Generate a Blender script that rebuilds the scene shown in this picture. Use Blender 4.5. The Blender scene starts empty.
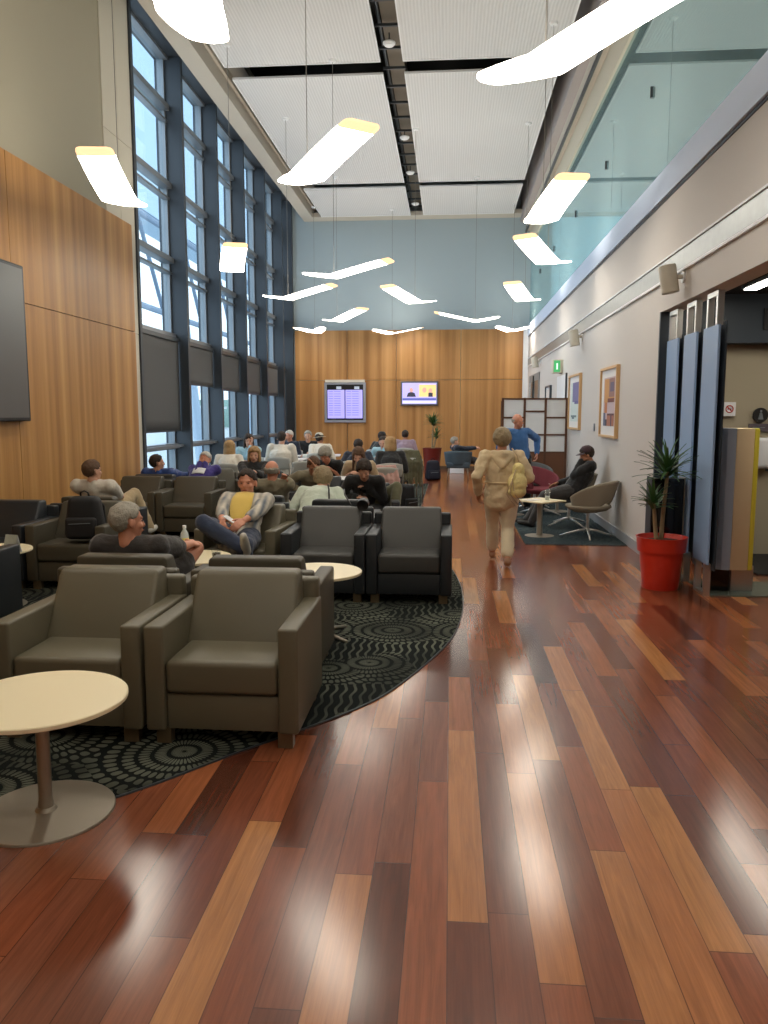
import bpy, bmesh, math, random
from mathutils import Vector, Matrix, noise
random.seed(7)
PI = math.pi
C = bpy.context.scene.collection
S = bpy.context.scene

# ------------------------------------------------------------------ camera
cam_d = bpy.data.cameras.new('camera'); cam = bpy.data.objects.new('camera', cam_d); C.objects.link(cam)
cam_d.sensor_fit = 'HORIZONTAL'; cam_d.sensor_width = 36; cam_d.lens = 790/768*36; cam_d.clip_end = 500
def cam_matrix():
    d = Vector((450-384, 512-415, 790.)).normalized()        # hallway direction seen by the camera (right, up, forward)
    r = math.radians(0.6)
    up = Vector((math.sin(r), math.cos(r), 0)); up = (up - d*up.dot(d)).normalized()
    x = up.cross(d)
    if x.x < 0: x = -x
    M = Matrix((x, d, up))                                    # rows: world axes in camera coordinates
    R = Matrix(((M[0][0], M[0][1], -M[0][2]), (M[1][0], M[1][1], -M[1][2]), (M[2][0], M[2][1], -M[2][2]))).to_4x4()
    return Matrix.Translation((0, 0, 1.65)) @ R
cam.matrix_world = cam_matrix()
S.camera = cam

# ------------------------------------------------------------------ world, light, exposure
S.view_settings.view_transform = 'Standard'; S.view_settings.look = 'None'
S.view_settings.gamma = 1; S.view_settings.use_curve_mapping = False
S.view_settings.exposure = 0.75
W = bpy.data.worlds.new('sky'); S.world = W; W.use_nodes = True
wn = W.node_tree.nodes; wl = W.node_tree.links; wn.clear()
wo = wn.new('ShaderNodeOutputWorld'); wb = wn.new('ShaderNodeBackground'); wl.new(wb.outputs[0], wo.inputs[0])
wb.inputs[0].default_value = (0.78, 0.89, 1.0, 1); wb.inputs[1].default_value = 1.6
# daylight arriving at the tall window wall
sl = bpy.data.lights.new('overcast_sun', 'SUN'); sl.energy = 1.3; sl.angle = math.radians(100); sl.color = (.9, .95, 1)
so = bpy.data.objects.new('overcast_sun', sl); C.objects.link(so); so.rotation_euler = (math.radians(8), math.radians(-62), 0)
LAMP = 9.0     # pendant lamp emission

# ------------------------------------------------------------------ helpers
def lin(c):
    return c/12.92 if c <= .04045 else ((c+.055)/1.055)**2.4
def rgb(r, g, b):
    return (lin(r/255), lin(g/255), lin(b/255), 1)
class MB:
    def __init__(s): s.v = []; s.f = []
    def add(s, vs, fs, M=None):
        n = len(s.v)
        s.v += [tuple(M @ Vector(p)) if M else tuple(p) for p in vs]
        s.f += [tuple(i+n for i in f) for f in fs]; return s
    def box(s, x0, x1, y0, y1, z0, z1, M=None):
        vs = [(x, y, z) for x in (x0, x1) for y in (y0, y1) for z in (z0, z1)]
        return s.add(vs, [(0,1,3,2),(4,6,7,5),(0,4,5,1),(2,3,7,6),(0,2,6,4),(1,5,7,3)], M)
    def rbox(s, x0, x1, y0, y1, z0, z1, r=.02, seg=3, M=None, puff=0):
        bm = bmesh.new(); bmesh.ops.create_cube(bm, size=1)
        for v in bm.verts:
            v.co = Vector(((x0+x1)/2+v.co.x*(x1-x0), (y0+y1)/2+v.co.y*(y1-y0), (z0+z1)/2+v.co.z*(z1-z0)))
        bmesh.ops.bevel(bm, geom=list(bm.edges), offset=r, segments=seg, profile=.5, affect='EDGES')
        bm.verts.index_update()
        s.add([tuple(v.co) for v in bm.verts], [tuple(v.index for v in f.verts) for f in bm.faces], M); bm.free(); return s
    def lathe(s, prof, seg=32, c=(0,0,0), M=None):
        vs = []; fs = []; n = len(prof)
        for i in range(seg):
            a = 2*PI*i/seg
            for r, z in prof: vs.append((c[0]+r*math.cos(a), c[1]+r*math.sin(a), c[2]+z))
        for i in range(seg):
            j = (i+1) % seg
            for k in range(n-1): fs.append((i*n+k, j*n+k, j*n+k+1, i*n+k+1))
        if prof[0][0] > 1e-6: fs.append(tuple(i*n for i in reversed(range(seg))))
        if prof[-1][0] > 1e-6: fs.append(tuple(i*n+n-1 for i in range(seg)))
        return s.add(vs, fs, M)
    def cyl(s, c, r, h, seg=24, M=None): return s.lathe([(r, 0), (r, h)], seg, c, M)
    def tube(s, pts, r, seg=8, M=None):
        pts = [Vector(p) for p in pts]; rs = r if isinstance(r, (list, tuple)) else [r]*len(pts)
        vs = []; fs = []; prev = None
        for i, p in enumerate(pts):
            d = (pts[min(i+1, len(pts)-1)]-pts[max(i-1, 0)]).normalized()
            a = Vector((0,0,1)) if abs(d.z) < .9 else Vector((1,0,0))
            if prev is not None and prev.cross(d).length > .1: a = prev
            u = d.cross(a).normalized(); w = u.cross(d).normalized(); prev = w
            for k in range(seg):
                t = 2*PI*k/seg; vs.append(p+(u*math.cos(t)+w*math.sin(t))*rs[i])
        for i in range(len(pts)-1):
            for k in range(seg):
                k2 = (k+1) % seg; fs.append((i*seg+k, i*seg+k2, (i+1)*seg+k2, (i+1)*seg+k))
        fs.append(tuple(reversed(range(seg)))); fs.append(tuple((len(pts)-1)*seg+k for k in range(seg)))
        return s.add(vs, fs, M)
    def ell(s, c, r, R=None, seg=14, rings=9):
        R = R or Matrix.Identity(3); c = Vector(c); r = r if isinstance(r, (tuple, list)) else (r, r, r)
        vs = [c+R@Vector((0,0,-r[2]))]; fs = []
        for i in range(1, rings):
            ph = -PI/2+PI*i/rings
            for k in range(seg):
                t = 2*PI*k/seg; vs.append(c+R@Vector((r[0]*math.cos(ph)*math.cos(t), r[1]*math.cos(ph)*math.sin(t), r[2]*math.sin(ph))))
        vs.append(c+R@Vector((0,0,r[2]))); L = len(vs)-1
        for k in range(seg):
            k2 = (k+1) % seg; fs.append((0, 1+k2, 1+k)); fs.append((L, L-seg+k, L-seg+k2))
            for i in range(rings-2): fs.append((1+i*seg+k, 1+i*seg+k2, 1+(i+1)*seg+k2, 1+(i+1)*seg+k))
        return s.add(vs, fs)
    def prism(s, poly, z0, z1, M=None):
        n = len(poly)
        vs = [(x, y, z0) for x, y in poly]+[(x, y, z1) for x, y in poly]
        fs = [tuple(reversed(range(n))), tuple(range(n, 2*n))]+[(i, (i+1) % n, n+(i+1) % n, n+i) for i in range(n)]
        return s.add(vs, fs, M)
    def grid(s, fn, nu, nv, thick=None, M=None):
        # fn(u,v) -> point ; optional thickness along the surface normal
        P = [[Vector(fn(i/nu, j/nv)) for j in range(nv+1)] for i in range(nu+1)]
        vs = [p for row in P for p in row]; fs = []
        idx = lambda i, j: i*(nv+1)+j
        if thick is None:
            for i in range(nu):
                for j in range(nv): fs.append((idx(i,j), idx(i+1,j), idx(i+1,j+1), idx(i,j+1)))
            return s.add(vs, fs, M)
        N = []
        for i in range(nu+1):
            for j in range(nv+1):
                a = P[min(i+1,nu)][j]-P[max(i-1,0)][j]; b = P[i][min(j+1,nv)]-P[i][max(j-1,0)]
                n = a.cross(b); N.append(n.normalized() if n.length > 1e-9 else Vector((0,0,1)))
        m = len(vs); vs2 = [p+N[k]*thick for k, p in enumerate(vs)]
        for i in range(nu):
            for j in range(nv):
                q = (idx(i,j), idx(i+1,j), idx(i+1,j+1), idx(i,j+1)); fs.append(tuple(reversed(q))); fs.append(tuple(k+m for k in q))
        def edge(seq):
            for a, b in zip(seq, seq[1:]): fs.append((a, b, b+m, a+m))
        edge([idx(i,0) for i in range(nu+1)]); edge([idx(nu,j) for j in range(nv+1)])
        edge([idx(i,nv) for i in reversed(range(nu+1))]); edge([idx(0,j) for j in reversed(range(nv+1))])
        return s.add(vs+vs2, fs, M)
    def obj(s, name, mat, parent=None, smooth=False, loc=None, rz=0):
        me = bpy.data.meshes.new(name); me.from_pydata([tuple(v) for v in s.v], [], s.f); me.materials.append(mat)
        bm = bmesh.new(); bm.from_mesh(me); bmesh.ops.recalc_face_normals(bm, faces=bm.faces); bm.to_mesh(me); bm.free()
        if smooth:
            me.polygons.foreach_set('use_smooth', [True]*len(me.polygons))
            if smooth == 'auto': me.set_sharp_from_angle(angle=math.radians(35))
        o = bpy.data.objects.new(name, me); C.objects.link(o)
        if parent: o.parent = parent
        if loc: o.location = loc
        if rz: o.rotation_euler.z = rz
        return o
def tag(o, label=None, cat=None, group=None, kind=None):
    if label: o['label'] = label
    if cat: o['category'] = cat
    if group: o['group'] = group
    if kind: o['kind'] = kind
    return o
def struct(o): o['kind'] = 'structure'; return o
def empty(name, loc, label, cat, rz=0, group=None):
    o = bpy.data.objects.new(name, None); C.objects.link(o); o.location = loc; o.rotation_euler.z = rz; o.empty_display_size = .1
    return tag(o, label, cat, group)
def copy_tree(o, loc=None, rz=None, label=None, parent=None):
    c = o.copy(); C.objects.link(c)
    if parent: c.parent = parent
    if loc is not None: c.location = loc
    if rz is not None: c.rotation_euler.z = rz
    if label: c['label'] = label
    for ch in list(o.children): copy_tree(ch, parent=c)
    return c

# ------------------------------------------------------------------ materials
MC = {}
def new_mat(name):
    m = bpy.data.materials.new(name); m.use_nodes = True
    nt = m.node_tree; b = nt.nodes['Principled BSDF']; return m, nt, b
def N(nt, t, **k):
    n = nt.nodes.new(t)
    for a, v in k.items():
        if a.startswith('i_'):
            key = a[2:]; n.inputs[int(key) if key.isdigit() else key].default_value = v
        else: setattr(n, a, v)
    return n
def plain(name, col, rough=.5, metal=0, bump=0, bscale=200, var=0, vscale=8, spec=.5, sheen=0, coat=0):
    if name in MC: return MC[name]
    m, nt, b = new_mat(name); L = nt.links
    b.inputs['Base Color'].default_value = col; b.inputs['Roughness'].default_value = rough; b.inputs['Metallic'].default_value = metal
    b.inputs['Specular IOR Level'].default_value = spec; b.inputs['Sheen Weight'].default_value = sheen; b.inputs['Coat Weight'].default_value = coat
    tc = N(nt, 'ShaderNodeTexCoord')
    if var:
        no = N(nt, 'ShaderNodeTexNoise', i_Scale=vscale, i_Detail=4.); L.new(tc.outputs['Object'], no.inputs['Vector'])
        hs = N(nt, 'ShaderNodeMixRGB', blend_type='MULTIPLY', i_0=1.); hs.inputs[1].default_value = col
        mr = N(nt, 'ShaderNodeMapRange'); mr.inputs['To Min'].default_value = 1-var; mr.inputs['To Max'].default_value = 1+var
        L.new(no.outputs[0], mr.inputs[0]); L.new(mr.outputs[0], hs.inputs[2]); L.new(hs.outputs[0], b.inputs['Base Color'])
    if bump:
        n2 = N(nt, 'ShaderNodeTexNoise', i_Scale=bscale, i_Detail=3.); L.new(tc.outputs['Object'], n2.inputs['Vector'])
        bp = N(nt, 'ShaderNodeBump', i_Strength=bump, i_Distance=.01); L.new(n2.outputs[0], bp.inputs['Height']); L.new(bp.outputs[0], b.inputs['Normal'])
    MC[name] = m; return m
def emis(name, col, st):
    if name in MC: return MC[name]
    m, nt, b = new_mat(name); b.inputs['Base Color'].default_value = col; b.inputs['Emission Color'].default_value = col; b.inputs['Emission Strength'].default_value = st
    MC[name] = m; return m
def math_node(nt, op, a, b=None, c=None):
    n = N(nt, 'ShaderNodeMath', operation=op)
    for i, v in enumerate((a, b, c)):
        if v is None: continue
        if isinstance(v, (int, float)): n.inputs[i].default_value = v
        else: nt.links.new(v, n.inputs[i])
    return n.outputs[0]
def ramp(nt, fac, stops, interp='LINEAR'):
    r = N(nt, 'ShaderNodeValToRGB'); r.color_ramp.interpolation = interp
    e = r.color_ramp.elements
    while len(e) > 1: e.remove(e[-1])
    e[0].position = stops[0][0]; e[0].color = stops[0][1]
    for p, c in stops[1:]:
        q = e.new(p); q.color = c
    nt.links.new(fac, r.inputs[0]); return r.outputs[0]

def floor_mat():
    m, nt, b = new_mat('hardwood_planks'); L = nt.links
    tc = N(nt, 'ShaderNodeTexCoord'); sp = N(nt, 'ShaderNodeSeparateXYZ'); L.new(tc.outputs['Object'], sp.inputs[0])
    x, y = sp.outputs[0], sp.outputs[1]
    xs = math_node(nt, 'DIVIDE', math_node(nt, 'SUBTRACT', x, .008), .135)
    row = math_node(nt, 'FLOOR', xs); fr = math_node(nt, 'FRACT', xs)
    wv = math_node(nt, 'ADD', math_node(nt, 'MULTIPLY', y, .78), math_node(nt, 'MULTIPLY', row, 37.71))
    vo = N(nt, 'ShaderNodeTexVoronoi', voronoi_dimensions='1D', feature='F1'); L.new(wv, vo.inputs['W']); vo.inputs['Scale'].default_value = 1; vo.inputs['Randomness'].default_value = .75
    ve = N(nt, 'ShaderNodeTexVoronoi', voronoi_dimensions='1D', feature='DISTANCE_TO_EDGE'); L.new(wv, ve.inputs['W']); ve.inputs['Scale'].default_value = 1; ve.inputs['Randomness'].default_value = .75
    sc = N(nt, 'ShaderNodeSeparateColor'); L.new(vo.outputs['Color'], sc.inputs[0])
    base = ramp(nt, sc.outputs[0], [(0, rgb(88,48,34)), (.15, rgb(112,60,40)), (.32, rgb(136,74,48)), (.5, rgb(126,74,54)), (.65, rgb(148,84,54)), (.8, rgb(160,96,60)), (.93, rgb(186,128,78)), (1, rgb(172,106,64))])
    # grain
    cmb = N(nt, 'ShaderNodeCombineXYZ'); L.new(math_node(nt, 'MULTIPLY', x, 26), cmb.inputs[0]); L.new(math_node(nt, 'MULTIPLY', y, 1.5), cmb.inputs[1]); L.new(math_node(nt, 'MULTIPLY', sc.outputs[1], 50), cmb.inputs[2])
    n1 = N(nt, 'ShaderNodeTexNoise', i_Scale=1., i_Detail=6., i_Roughness=.6, i_Distortion=1.2); L.new(cmb.outputs[0], n1.inputs['Vector'])
    cm2 = N(nt, 'ShaderNodeCombineXYZ'); L.new(math_node(nt, 'MULTIPLY', x, 220), cm2.inputs[0]); L.new(math_node(nt, 'MULTIPLY', y, 6), cm2.inputs[1]); L.new(math_node(nt, 'MULTIPLY', sc.outputs[1], 50), cm2.inputs[2])
    n2 = N(nt, 'ShaderNodeTexNoise', i_Scale=1., i_Detail=3.); L.new(cm2.outputs[0], n2.inputs['Vector'])
    g = math_node(nt, 'ADD', math_node(nt, 'MULTIPLY', n1.outputs[0], .9), math_node(nt, 'MULTIPLY', n2.outputs[0], .35))
    gm = N(nt, 'ShaderNodeMapRange'); gm.inputs['From Min'].default_value = .35; gm.inputs['From Max'].default_value = .9; gm.inputs['To Min'].default_value = .62; gm.inputs['To Max'].default_value = 1.22; L.new(g, gm.inputs[0])
    mul = N(nt, 'ShaderNodeMixRGB', blend_type='MULTIPLY', i_0=1.); L.new(base, mul.inputs[1]); L.new(gm.outputs[0], mul.inputs[2])
    # joints
    e1 = math_node(nt, 'MINIMUM', fr, math_node(nt, 'SUBTRACT', 1., fr))
    j1 = math_node(nt, 'LESS_THAN', e1, .012); j2 = math_node(nt, 'LESS_THAN', ve.outputs['Distance'], .0016)
    j = math_node(nt, 'MAXIMUM', j1, j2)
    mx = N(nt, 'ShaderNodeMixRGB', blend_type='MIX'); L.new(math_node(nt, 'MULTIPLY', j, .75), mx.inputs[0]); L.new(mul.outputs[0], mx.inputs[1]); mx.inputs[2].default_value = rgb(60, 30, 20)
    L.new(mx.outputs[0], b.inputs['Base Color'])
    b.inputs["Roughness"].default_value = .18
    b.inputs['Specular IOR Level'].default_value = .62
    n4 = N(nt, 'ShaderNodeTexNoise', i_Scale=1.6, i_Detail=2.); L.new(tc.outputs['Object'], n4.inputs['Vector'])
    h = math_node(nt, 'MULTIPLY', j, -1.)
    bp = N(nt, 'ShaderNodeBump', i_Strength=.12, i_Distance=.002); L.new(h, bp.inputs['Height']); L.new(bp.outputs[0], b.inputs['Normal'])
    return m
def carpet_mat(name, dark, light, scale=2.2, amt=.55):
    m, nt, b = new_mat(name); L = nt.links
    tc = N(nt, 'ShaderNodeTexCoord')
    wn_ = N(nt, 'ShaderNodeTexNoise', i_Scale=3., i_Detail=2.); L.new(tc.outputs['Object'], wn_.inputs['Vector'])
    mixv = N(nt, 'ShaderNodeVectorMath', operation='SCALE'); L.new(wn_.outputs['Color'], mixv.inputs[0]); mixv.inputs['Scale'].default_value = .05
    addv = N(nt, 'ShaderNodeVectorMath', operation='ADD'); L.new(tc.outputs['Object'], addv.inputs[0]); L.new(mixv.outputs[0], addv.inputs[1])
    vo = N(nt, 'ShaderNodeTexVoronoi', voronoi_dimensions='2D', feature='F1'); vo.inputs['Scale'].default_value = scale; L.new(addv.outputs[0], vo.inputs['Vector'])
    sv = N(nt, 'ShaderNodeVectorMath', operation='SUBTRACT'); L.new(addv.outputs[0], sv.inputs[0]); L.new(vo.outputs['Position'], sv.inputs[1])
    sp = N(nt, 'ShaderNodeSeparateXYZ'); L.new(sv.outputs[0], sp.inputs[0])
    ang = math_node(nt, 'ARCTAN2', sp.outputs[1], sp.outputs[0])
    ln = N(nt, 'ShaderNodeVectorMath', operation='LENGTH')
    c2 = N(nt, 'ShaderNodeCombineXYZ'); L.new(sp.outputs[0], c2.inputs[0]); L.new(sp.outputs[1], c2.inputs[1]); L.new(c2.outputs[0], ln.inputs[0])
    r = ln.outputs['Value']
    ringi = math_node(nt, 'FLOOR', math_node(nt, 'MULTIPLY', r, 13))
    rf = math_node(nt, 'FRACT', math_node(nt, 'MULTIPLY', r, 13))
    pet = math_node(nt, 'ABSOLUTE', math_node(nt, 'SINE', math_node(nt, 'ADD', math_node(nt, 'MULTIPLY', ang, 21), math_node(nt, 'MULTIPLY', ringi, 1.57))))
    shape = math_node(nt, 'MULTIPLY', pet, math_node(nt, 'SINE', math_node(nt, 'MULTIPLY', rf, PI)))
    p1 = math_node(nt, 'GREATER_THAN', shape, .40)
    # wavy lines in some cells
    sc = N(nt, 'ShaderNodeSeparateColor'); L.new(vo.outputs['Color'], sc.inputs[0])
    spo = N(nt, 'ShaderNodeSeparateXYZ'); L.new(tc.outputs['Object'], spo.inputs[0])
    wavy = math_node(nt, 'SINE', math_node(nt, 'ADD', math_node(nt, 'MULTIPLY', spo.outputs[0], 110), math_node(nt, 'MULTIPLY', math_node(nt, 'SINE', math_node(nt, 'MULTIPLY', spo.outputs[1], 30)), 1.0)))
    p2 = math_node(nt, 'GREATER_THAN', wavy, .55)
    sel = math_node(nt, 'GREATER_THAN', sc.outputs[0], .72)
    pm = N(nt, 'ShaderNodeMixRGB'); L.new(sel, pm.inputs[0]); L.new(p1, pm.inputs[1]); L.new(p2, pm.inputs[2])
    n2 = N(nt, 'ShaderNodeTexNoise', i_Scale=1.7, i_Detail=2.); L.new(tc.outputs['Object'], n2.inputs['Vector'])
    fade = N(nt, 'ShaderNodeMapRange'); fade.inputs['From Min'].default_value = .4; fade.inputs['From Max'].default_value = .6; fade.inputs['To Min'].default_value = .3; fade.inputs['To Max'].default_value = 1; L.new(n2.outputs[0], fade.inputs[0])
    f = math_node(nt, 'MULTIPLY', math_node(nt, 'MULTIPLY', pm.outputs[0], fade.outputs[0]), amt)
    mx = N(nt, 'ShaderNodeMixRGB'); L.new(f, mx.inputs[0]); mx.inputs[1].default_value = dark; mx.inputs[2].default_value = light
    L.new(mx.outputs[0], b.inputs['Base Color']); b.inputs['Roughness'].default_value = .95; b.inputs['Specular IOR Level'].default_value = .1
    n3 = N(nt, 'ShaderNodeTexNoise', i_Scale=500., i_Detail=2.); L.new(tc.outputs['Object'], n3.inputs['Vector'])
    bp = N(nt, 'ShaderNodeBump', i_Strength=.5, i_Distance=.004); L.new(n3.outputs[0], bp.inputs['Height']); L.new(bp.outputs[0], b.inputs['Normal'])
    return m
def veneer_mat(name, axis, c0, c1, c2):
    m, nt, b = new_mat(name); L = nt.links
    tc = N(nt, 'ShaderNodeTexCoord'); sp = N(nt, 'ShaderNodeSeparateXYZ'); L.new(tc.outputs['Object'], sp.inputs[0])
    a = sp.outputs[axis]
    cmb = N(nt, 'ShaderNodeCombineXYZ'); L.new(math_node(nt, 'MULTIPLY', a, 5.), cmb.inputs[0]); L.new(math_node(nt, 'MULTIPLY', sp.outputs[2], .06), cmb.inputs[2])
    n1 = N(nt, 'ShaderNodeTexNoise', i_Scale=1., i_Detail=2.5); L.new(cmb.outputs[0], n1.inputs['Vector'])
    cm2 = N(nt, 'ShaderNodeCombineXYZ'); L.new(math_node(nt, 'MULTIPLY', a, 120.), cm2.inputs[0]); L.new(math_node(nt, 'MULTIPLY', sp.outputs[2], 2.), cm2.inputs[2])
    n2 = N(nt, 'ShaderNodeTexNoise', i_Scale=1., i_Detail=3.); L.new(cm2.outputs[0], n2.inputs['Vector'])
    f = math_node(nt, 'ADD', math_node(nt, 'MULTIPLY', n1.outputs[0], .8), math_node(nt, 'MULTIPLY', n2.outputs[0], .2))
    col = ramp(nt, f, [(.35, c0), (.5, c1), (.66, c2)])
    L.new(col, b.inputs['Base Color']); b.inputs['Roughness'].default_value = .42; b.inputs['Specular IOR Level'].default_value = .35
    return m
def ceiling_mat():
    m, nt, b = new_mat('ribbed_ceiling_panel'); L = nt.links
    tc = N(nt, 'ShaderNodeTexCoord'); sp = N(nt, 'ShaderNodeSeparateXYZ'); L.new(tc.outputs['Object'], sp.inputs[0])
    w = math_node(nt, 'SINE', math_node(nt, 'MULTIPLY', sp.outputs[0], 2*PI/.05))
    c = ramp(nt, math_node(nt, 'MULTIPLY_ADD', w, .5, .5), [(0, rgb(196,197,198)), (1, rgb(210,211,212))])
    L.new(c, b.inputs['Base Color']); b.inputs['Roughness'].default_value = .7
    bp = N(nt, 'ShaderNodeBump', i_Strength=.15, i_Distance=.01); L.new(w, bp.inputs['Height']); L.new(bp.outputs[0], b.inputs['Normal'])
    return m
def glass_mat(name, tint, gloss, gcol=(1,1,1,1), rough=.0, body=0):
    m = bpy.data.materials.new(name); m.use_nodes = True; nt = m.node_tree; nt.nodes.clear(); L = nt.links
    o = N(nt, 'ShaderNodeOutputMaterial'); t = N(nt, 'ShaderNodeBsdfTransparent'); t.inputs[0].default_value = tint
    g = N(nt, 'ShaderNodeBsdfGlossy'); g.inputs['Color'].default_value = gcol; g.inputs['Roughness'].default_value = rough
    ge = N(nt, 'ShaderNodeNewGeometry'); dt = N(nt, 'ShaderNodeVectorMath', operation='DOT_PRODUCT'); L.new(ge.outputs['Normal'], dt.inputs[0]); L.new(ge.outputs['Incoming'], dt.inputs[1])
    sch = math_node(nt, 'POWER', math_node(nt, 'SUBTRACT', 1., math_node(nt, 'ABSOLUTE', dt.outputs['Value'])), 5.)
    f = math_node(nt, 'MINIMUM', math_node(nt, 'ADD', math_node(nt, 'MULTIPLY', sch, .6), gloss), 1.)
    mx = N(nt, 'ShaderNodeMixShader'); L.new(f, mx.inputs[0]); L.new(t.outputs[0], mx.inputs[1]); L.new(g.outputs[0], mx.inputs[2])
    if body:
        d = N(nt, 'ShaderNodeBsdfDiffuse'); d.inputs[0].default_value = tint; m2 = N(nt, 'ShaderNodeMixShader', i_0=body)
        L.new(mx.outputs[0], m2.inputs[1]); L.new(d.outputs[0], m2.inputs[2]); L.new(m2.outputs[0], o.inputs[0])
    else: L.new(mx.outputs[0], o.inputs[0])
    return m
M_floor = floor_mat()
M_carpet = carpet_mat('floral_carpet', rgb(24, 28, 28), rgb(134, 138, 122), 1.9, .55)
M_carpetR = carpet_mat('blue_grey_carpet', rgb(44, 56, 62), rgb(104, 112, 108), amt=.4)
M_woodL = veneer_mat('oak_veneer_side', 1, rgb(160,112,62), rgb(188,138,80), rgb(208,160,100))
M_woodB = veneer_mat('oak_veneer_end', 0, rgb(158,110,62), rgb(184,134,80), rgb(202,152,96))
M_ceil = ceiling_mat()
M_wall = plain('beige_grey_paint', rgb(190,184,172), .8, bump=.05, bscale=60)
M_wallR = plain('pale_grey_paint', rgb(206,200,194), .75, bump=.05, bscale=60)
M_wallL = plain('olive_grey_panel', rgb(168,162,142), .7)
M_colw = plain('cream_panel', rgb(206,200,184), .6)
M_bluegrey = plain('blue_grey_paint', rgb(158,172,178), .75)
M_white = plain('white_paint', rgb(226,228,230), .5)
M_trim = plain('bluish_white_steel', rgb(214,228,250), .45)
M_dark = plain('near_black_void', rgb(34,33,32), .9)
M_navy = plain('dark_navy_panel', rgb(42,52,62), .5)
M_fin = plain('slate_blue_aluminium', rgb(60,66,73), .5, .2, var=.08, vscale=3)
M_frame = plain('dark_grey_aluminium', rgb(70,76,82), .4, .5)
M_trans = plain('grey_aluminium', rgb(136,142,148), .4, .5)
M_blind = plain('charcoal_blind_fabric', rgb(92,92,92), .9, bump=.1, bscale=800)
M_galv = plain('galvanised_steel', rgb(150,152,150), .4, .6, var=.15, vscale=12)
M_chrome = plain('polished_steel', rgb(214,212,208), .28, .8)
M_steel = plain('brushed_steel', rgb(168,160,146), .42, .75, bump=.05, bscale=300)
M_winglass = glass_mat('window_glass', (.86,.93,.97,1), .03)
M_teal = glass_mat('teal_tinted_glass', (.62,.80,.82,1), .34, (.82,.97,.97,1), .015, .16)
M_clear = glass_mat('clear_glass', (.95,.97,.97,1), .05)
M_black = plain('black_plastic', rgb(16,16,18), .35)
M_blackg = plain('gloss_black', rgb(14,13,13), .12)
M_lamp = emis('pendant_diffuser', (1.0, .92, .79, 1), LAMP)
M_lampcap = emis('pendant_warm_end', (1.0, .66, .36, 1), LAMP*.09)
M_taupe = plain('taupe_leather', rgb(100,94,76), .42, bump=.12, bscale=260, var=.06, vscale=3)
M_taupe2 = plain('dark_taupe_leather', rgb(76,71,58), .45, bump=.12, bscale=260, var=.06, vscale=3)
M_navyl = plain('navy_leather', rgb(36,40,44), .42, bump=.12, bscale=260)
M_char = plain('charcoal_leather', rgb(62,62,60), .45, bump=.12, bscale=260)
M_foot = plain('bronze_foot', rgb(120,104,80), .4, .6)
M_table = plain('ivory_laminate', rgb(242,228,192), .35)
M_tablew = plain('white_laminate', rgb(228,222,222), .3)
M_plasticg = plain('light_grey_plastic', rgb(176,176,170), .45)
M_skirt = plain('grey_skirting', rgb(176,178,182), .45, .2)

# ------------------------------------------------------------------ setting
XL, XR, YB, YF, ZT = -4.82, 2.28, 24.0, -5.0, 8.5
struct(MB().box(-5.4, 9.0, YF, 26, -.1, 0).obj('floor', M_floor))
# end wall : wood panels below, blue-grey paint above
struct(MB().box(-5.4, 2.9, YB, YB+.2, 0, ZT).obj('wall_back', M_bluegrey))
pb = MB()
for x0, x1 in ((-4.68,-3.1),(-3.1,-1.62),(-1.62,.3),(.3,2.13)):
    pb.box(x0+.006, x1-.006, YB-.06, YB, .12, 2.684); pb.box(x0+.006, x1-.006, YB-.06, YB, 2.696, 4.16)
w = struct(pb.obj('trim_1', M_woodB)); w['label'] = 'oak veneer panelling across the end wall'
struct(MB().box(-4.68, 2.13, YB-.05, YB, 0, .12).obj('baseboard_back', plain('dark_base', rgb(90,70,50), .5)))
# left wall, wood wainscot and cream column
struct(MB().box(XL-.25, XL, YF, 12.1, 0, ZT).obj('wall_left', M_wallL))
pl = MB()
ys = [YF, -1.5, 2.0, 5.2, 8.44, 11.83]
for a, b_ in zip(ys, ys[1:]):
    pl.box(XL, XL+.07, a+.005, b_-.005, .1, 2.885); pl.box(XL, XL+.07, a+.005, b_-.005, 2.895, 4.45)
w = struct(pl.obj('trim_2', M_woodL)); w['label'] = 'oak veneer panelling on the left wall'
struct(MB().box(XL, XL+.05, YF, 11.83, 0, .1).obj('baseboard_left', MC['dark_base']))
cl = MB()
for z0, z1 in ((0,2.88),(2.89,5.6),(5.61,ZT)):
    cl.box(XL, XL+.012, 11.1, 11.6, z0 if z0 > 4 else 4.45, z1) if z1 > 4.5 else None
    cl.box(XL-.02, XL+.012, 11.61, 12.12, z0 if z0 > 4.0 else z0, z1)
struct(cl.obj('trim_3', M_colw))
# window wall: deep slate fins, glass, transoms
fin_far = [14.52, 16.64, 18.76, 20.86, 22.96, 24.0]
GX = -5.15
struct(MB().box(GX-.1, -4.78, 12.1, 12.19, 0, 7.95).obj('trim_4', M_fin))
edges = [12.19]
for i, yf in enumerate(fin_far):
    y0 = yf-.11
    struct(MB().box(GX-.12, -4.8 if i < 5 else -4.72, y0, yf, 0, 7.95).obj('trim_%d' % (5+i), M_fin))
    edges += [y0, yf]
levels = [.06, 1.08, 3.07, 4.42, 5.72, 7.05, 7.9]
for i in range(6):
    a, b_ = edges[2*i], edges[2*i+1]
    root = MB()
    for z in levels:
        root.box(GX-.06, GX+.13, a, b_, z-.05, z+.05)
    root.box(GX-.06, GX+.06, a, a+.05, 0, 7.95); root.box(GX-.06, GX+.06, b_-.05, b_, 0, 7.95)
    for z in levels[3:6]: root.box(GX-.03, GX+.09, a, b_, z-.24, z-.2)
    w = struct(root.obj('window_%d' % (i+1), M_trans)); w['label'] = 'tall window bay with grey transoms'
    MB().box(GX-.01, GX+.01, a+.05, b_-.05, .1, 7.85).obj('window_pane', M_winglass, w)
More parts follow.
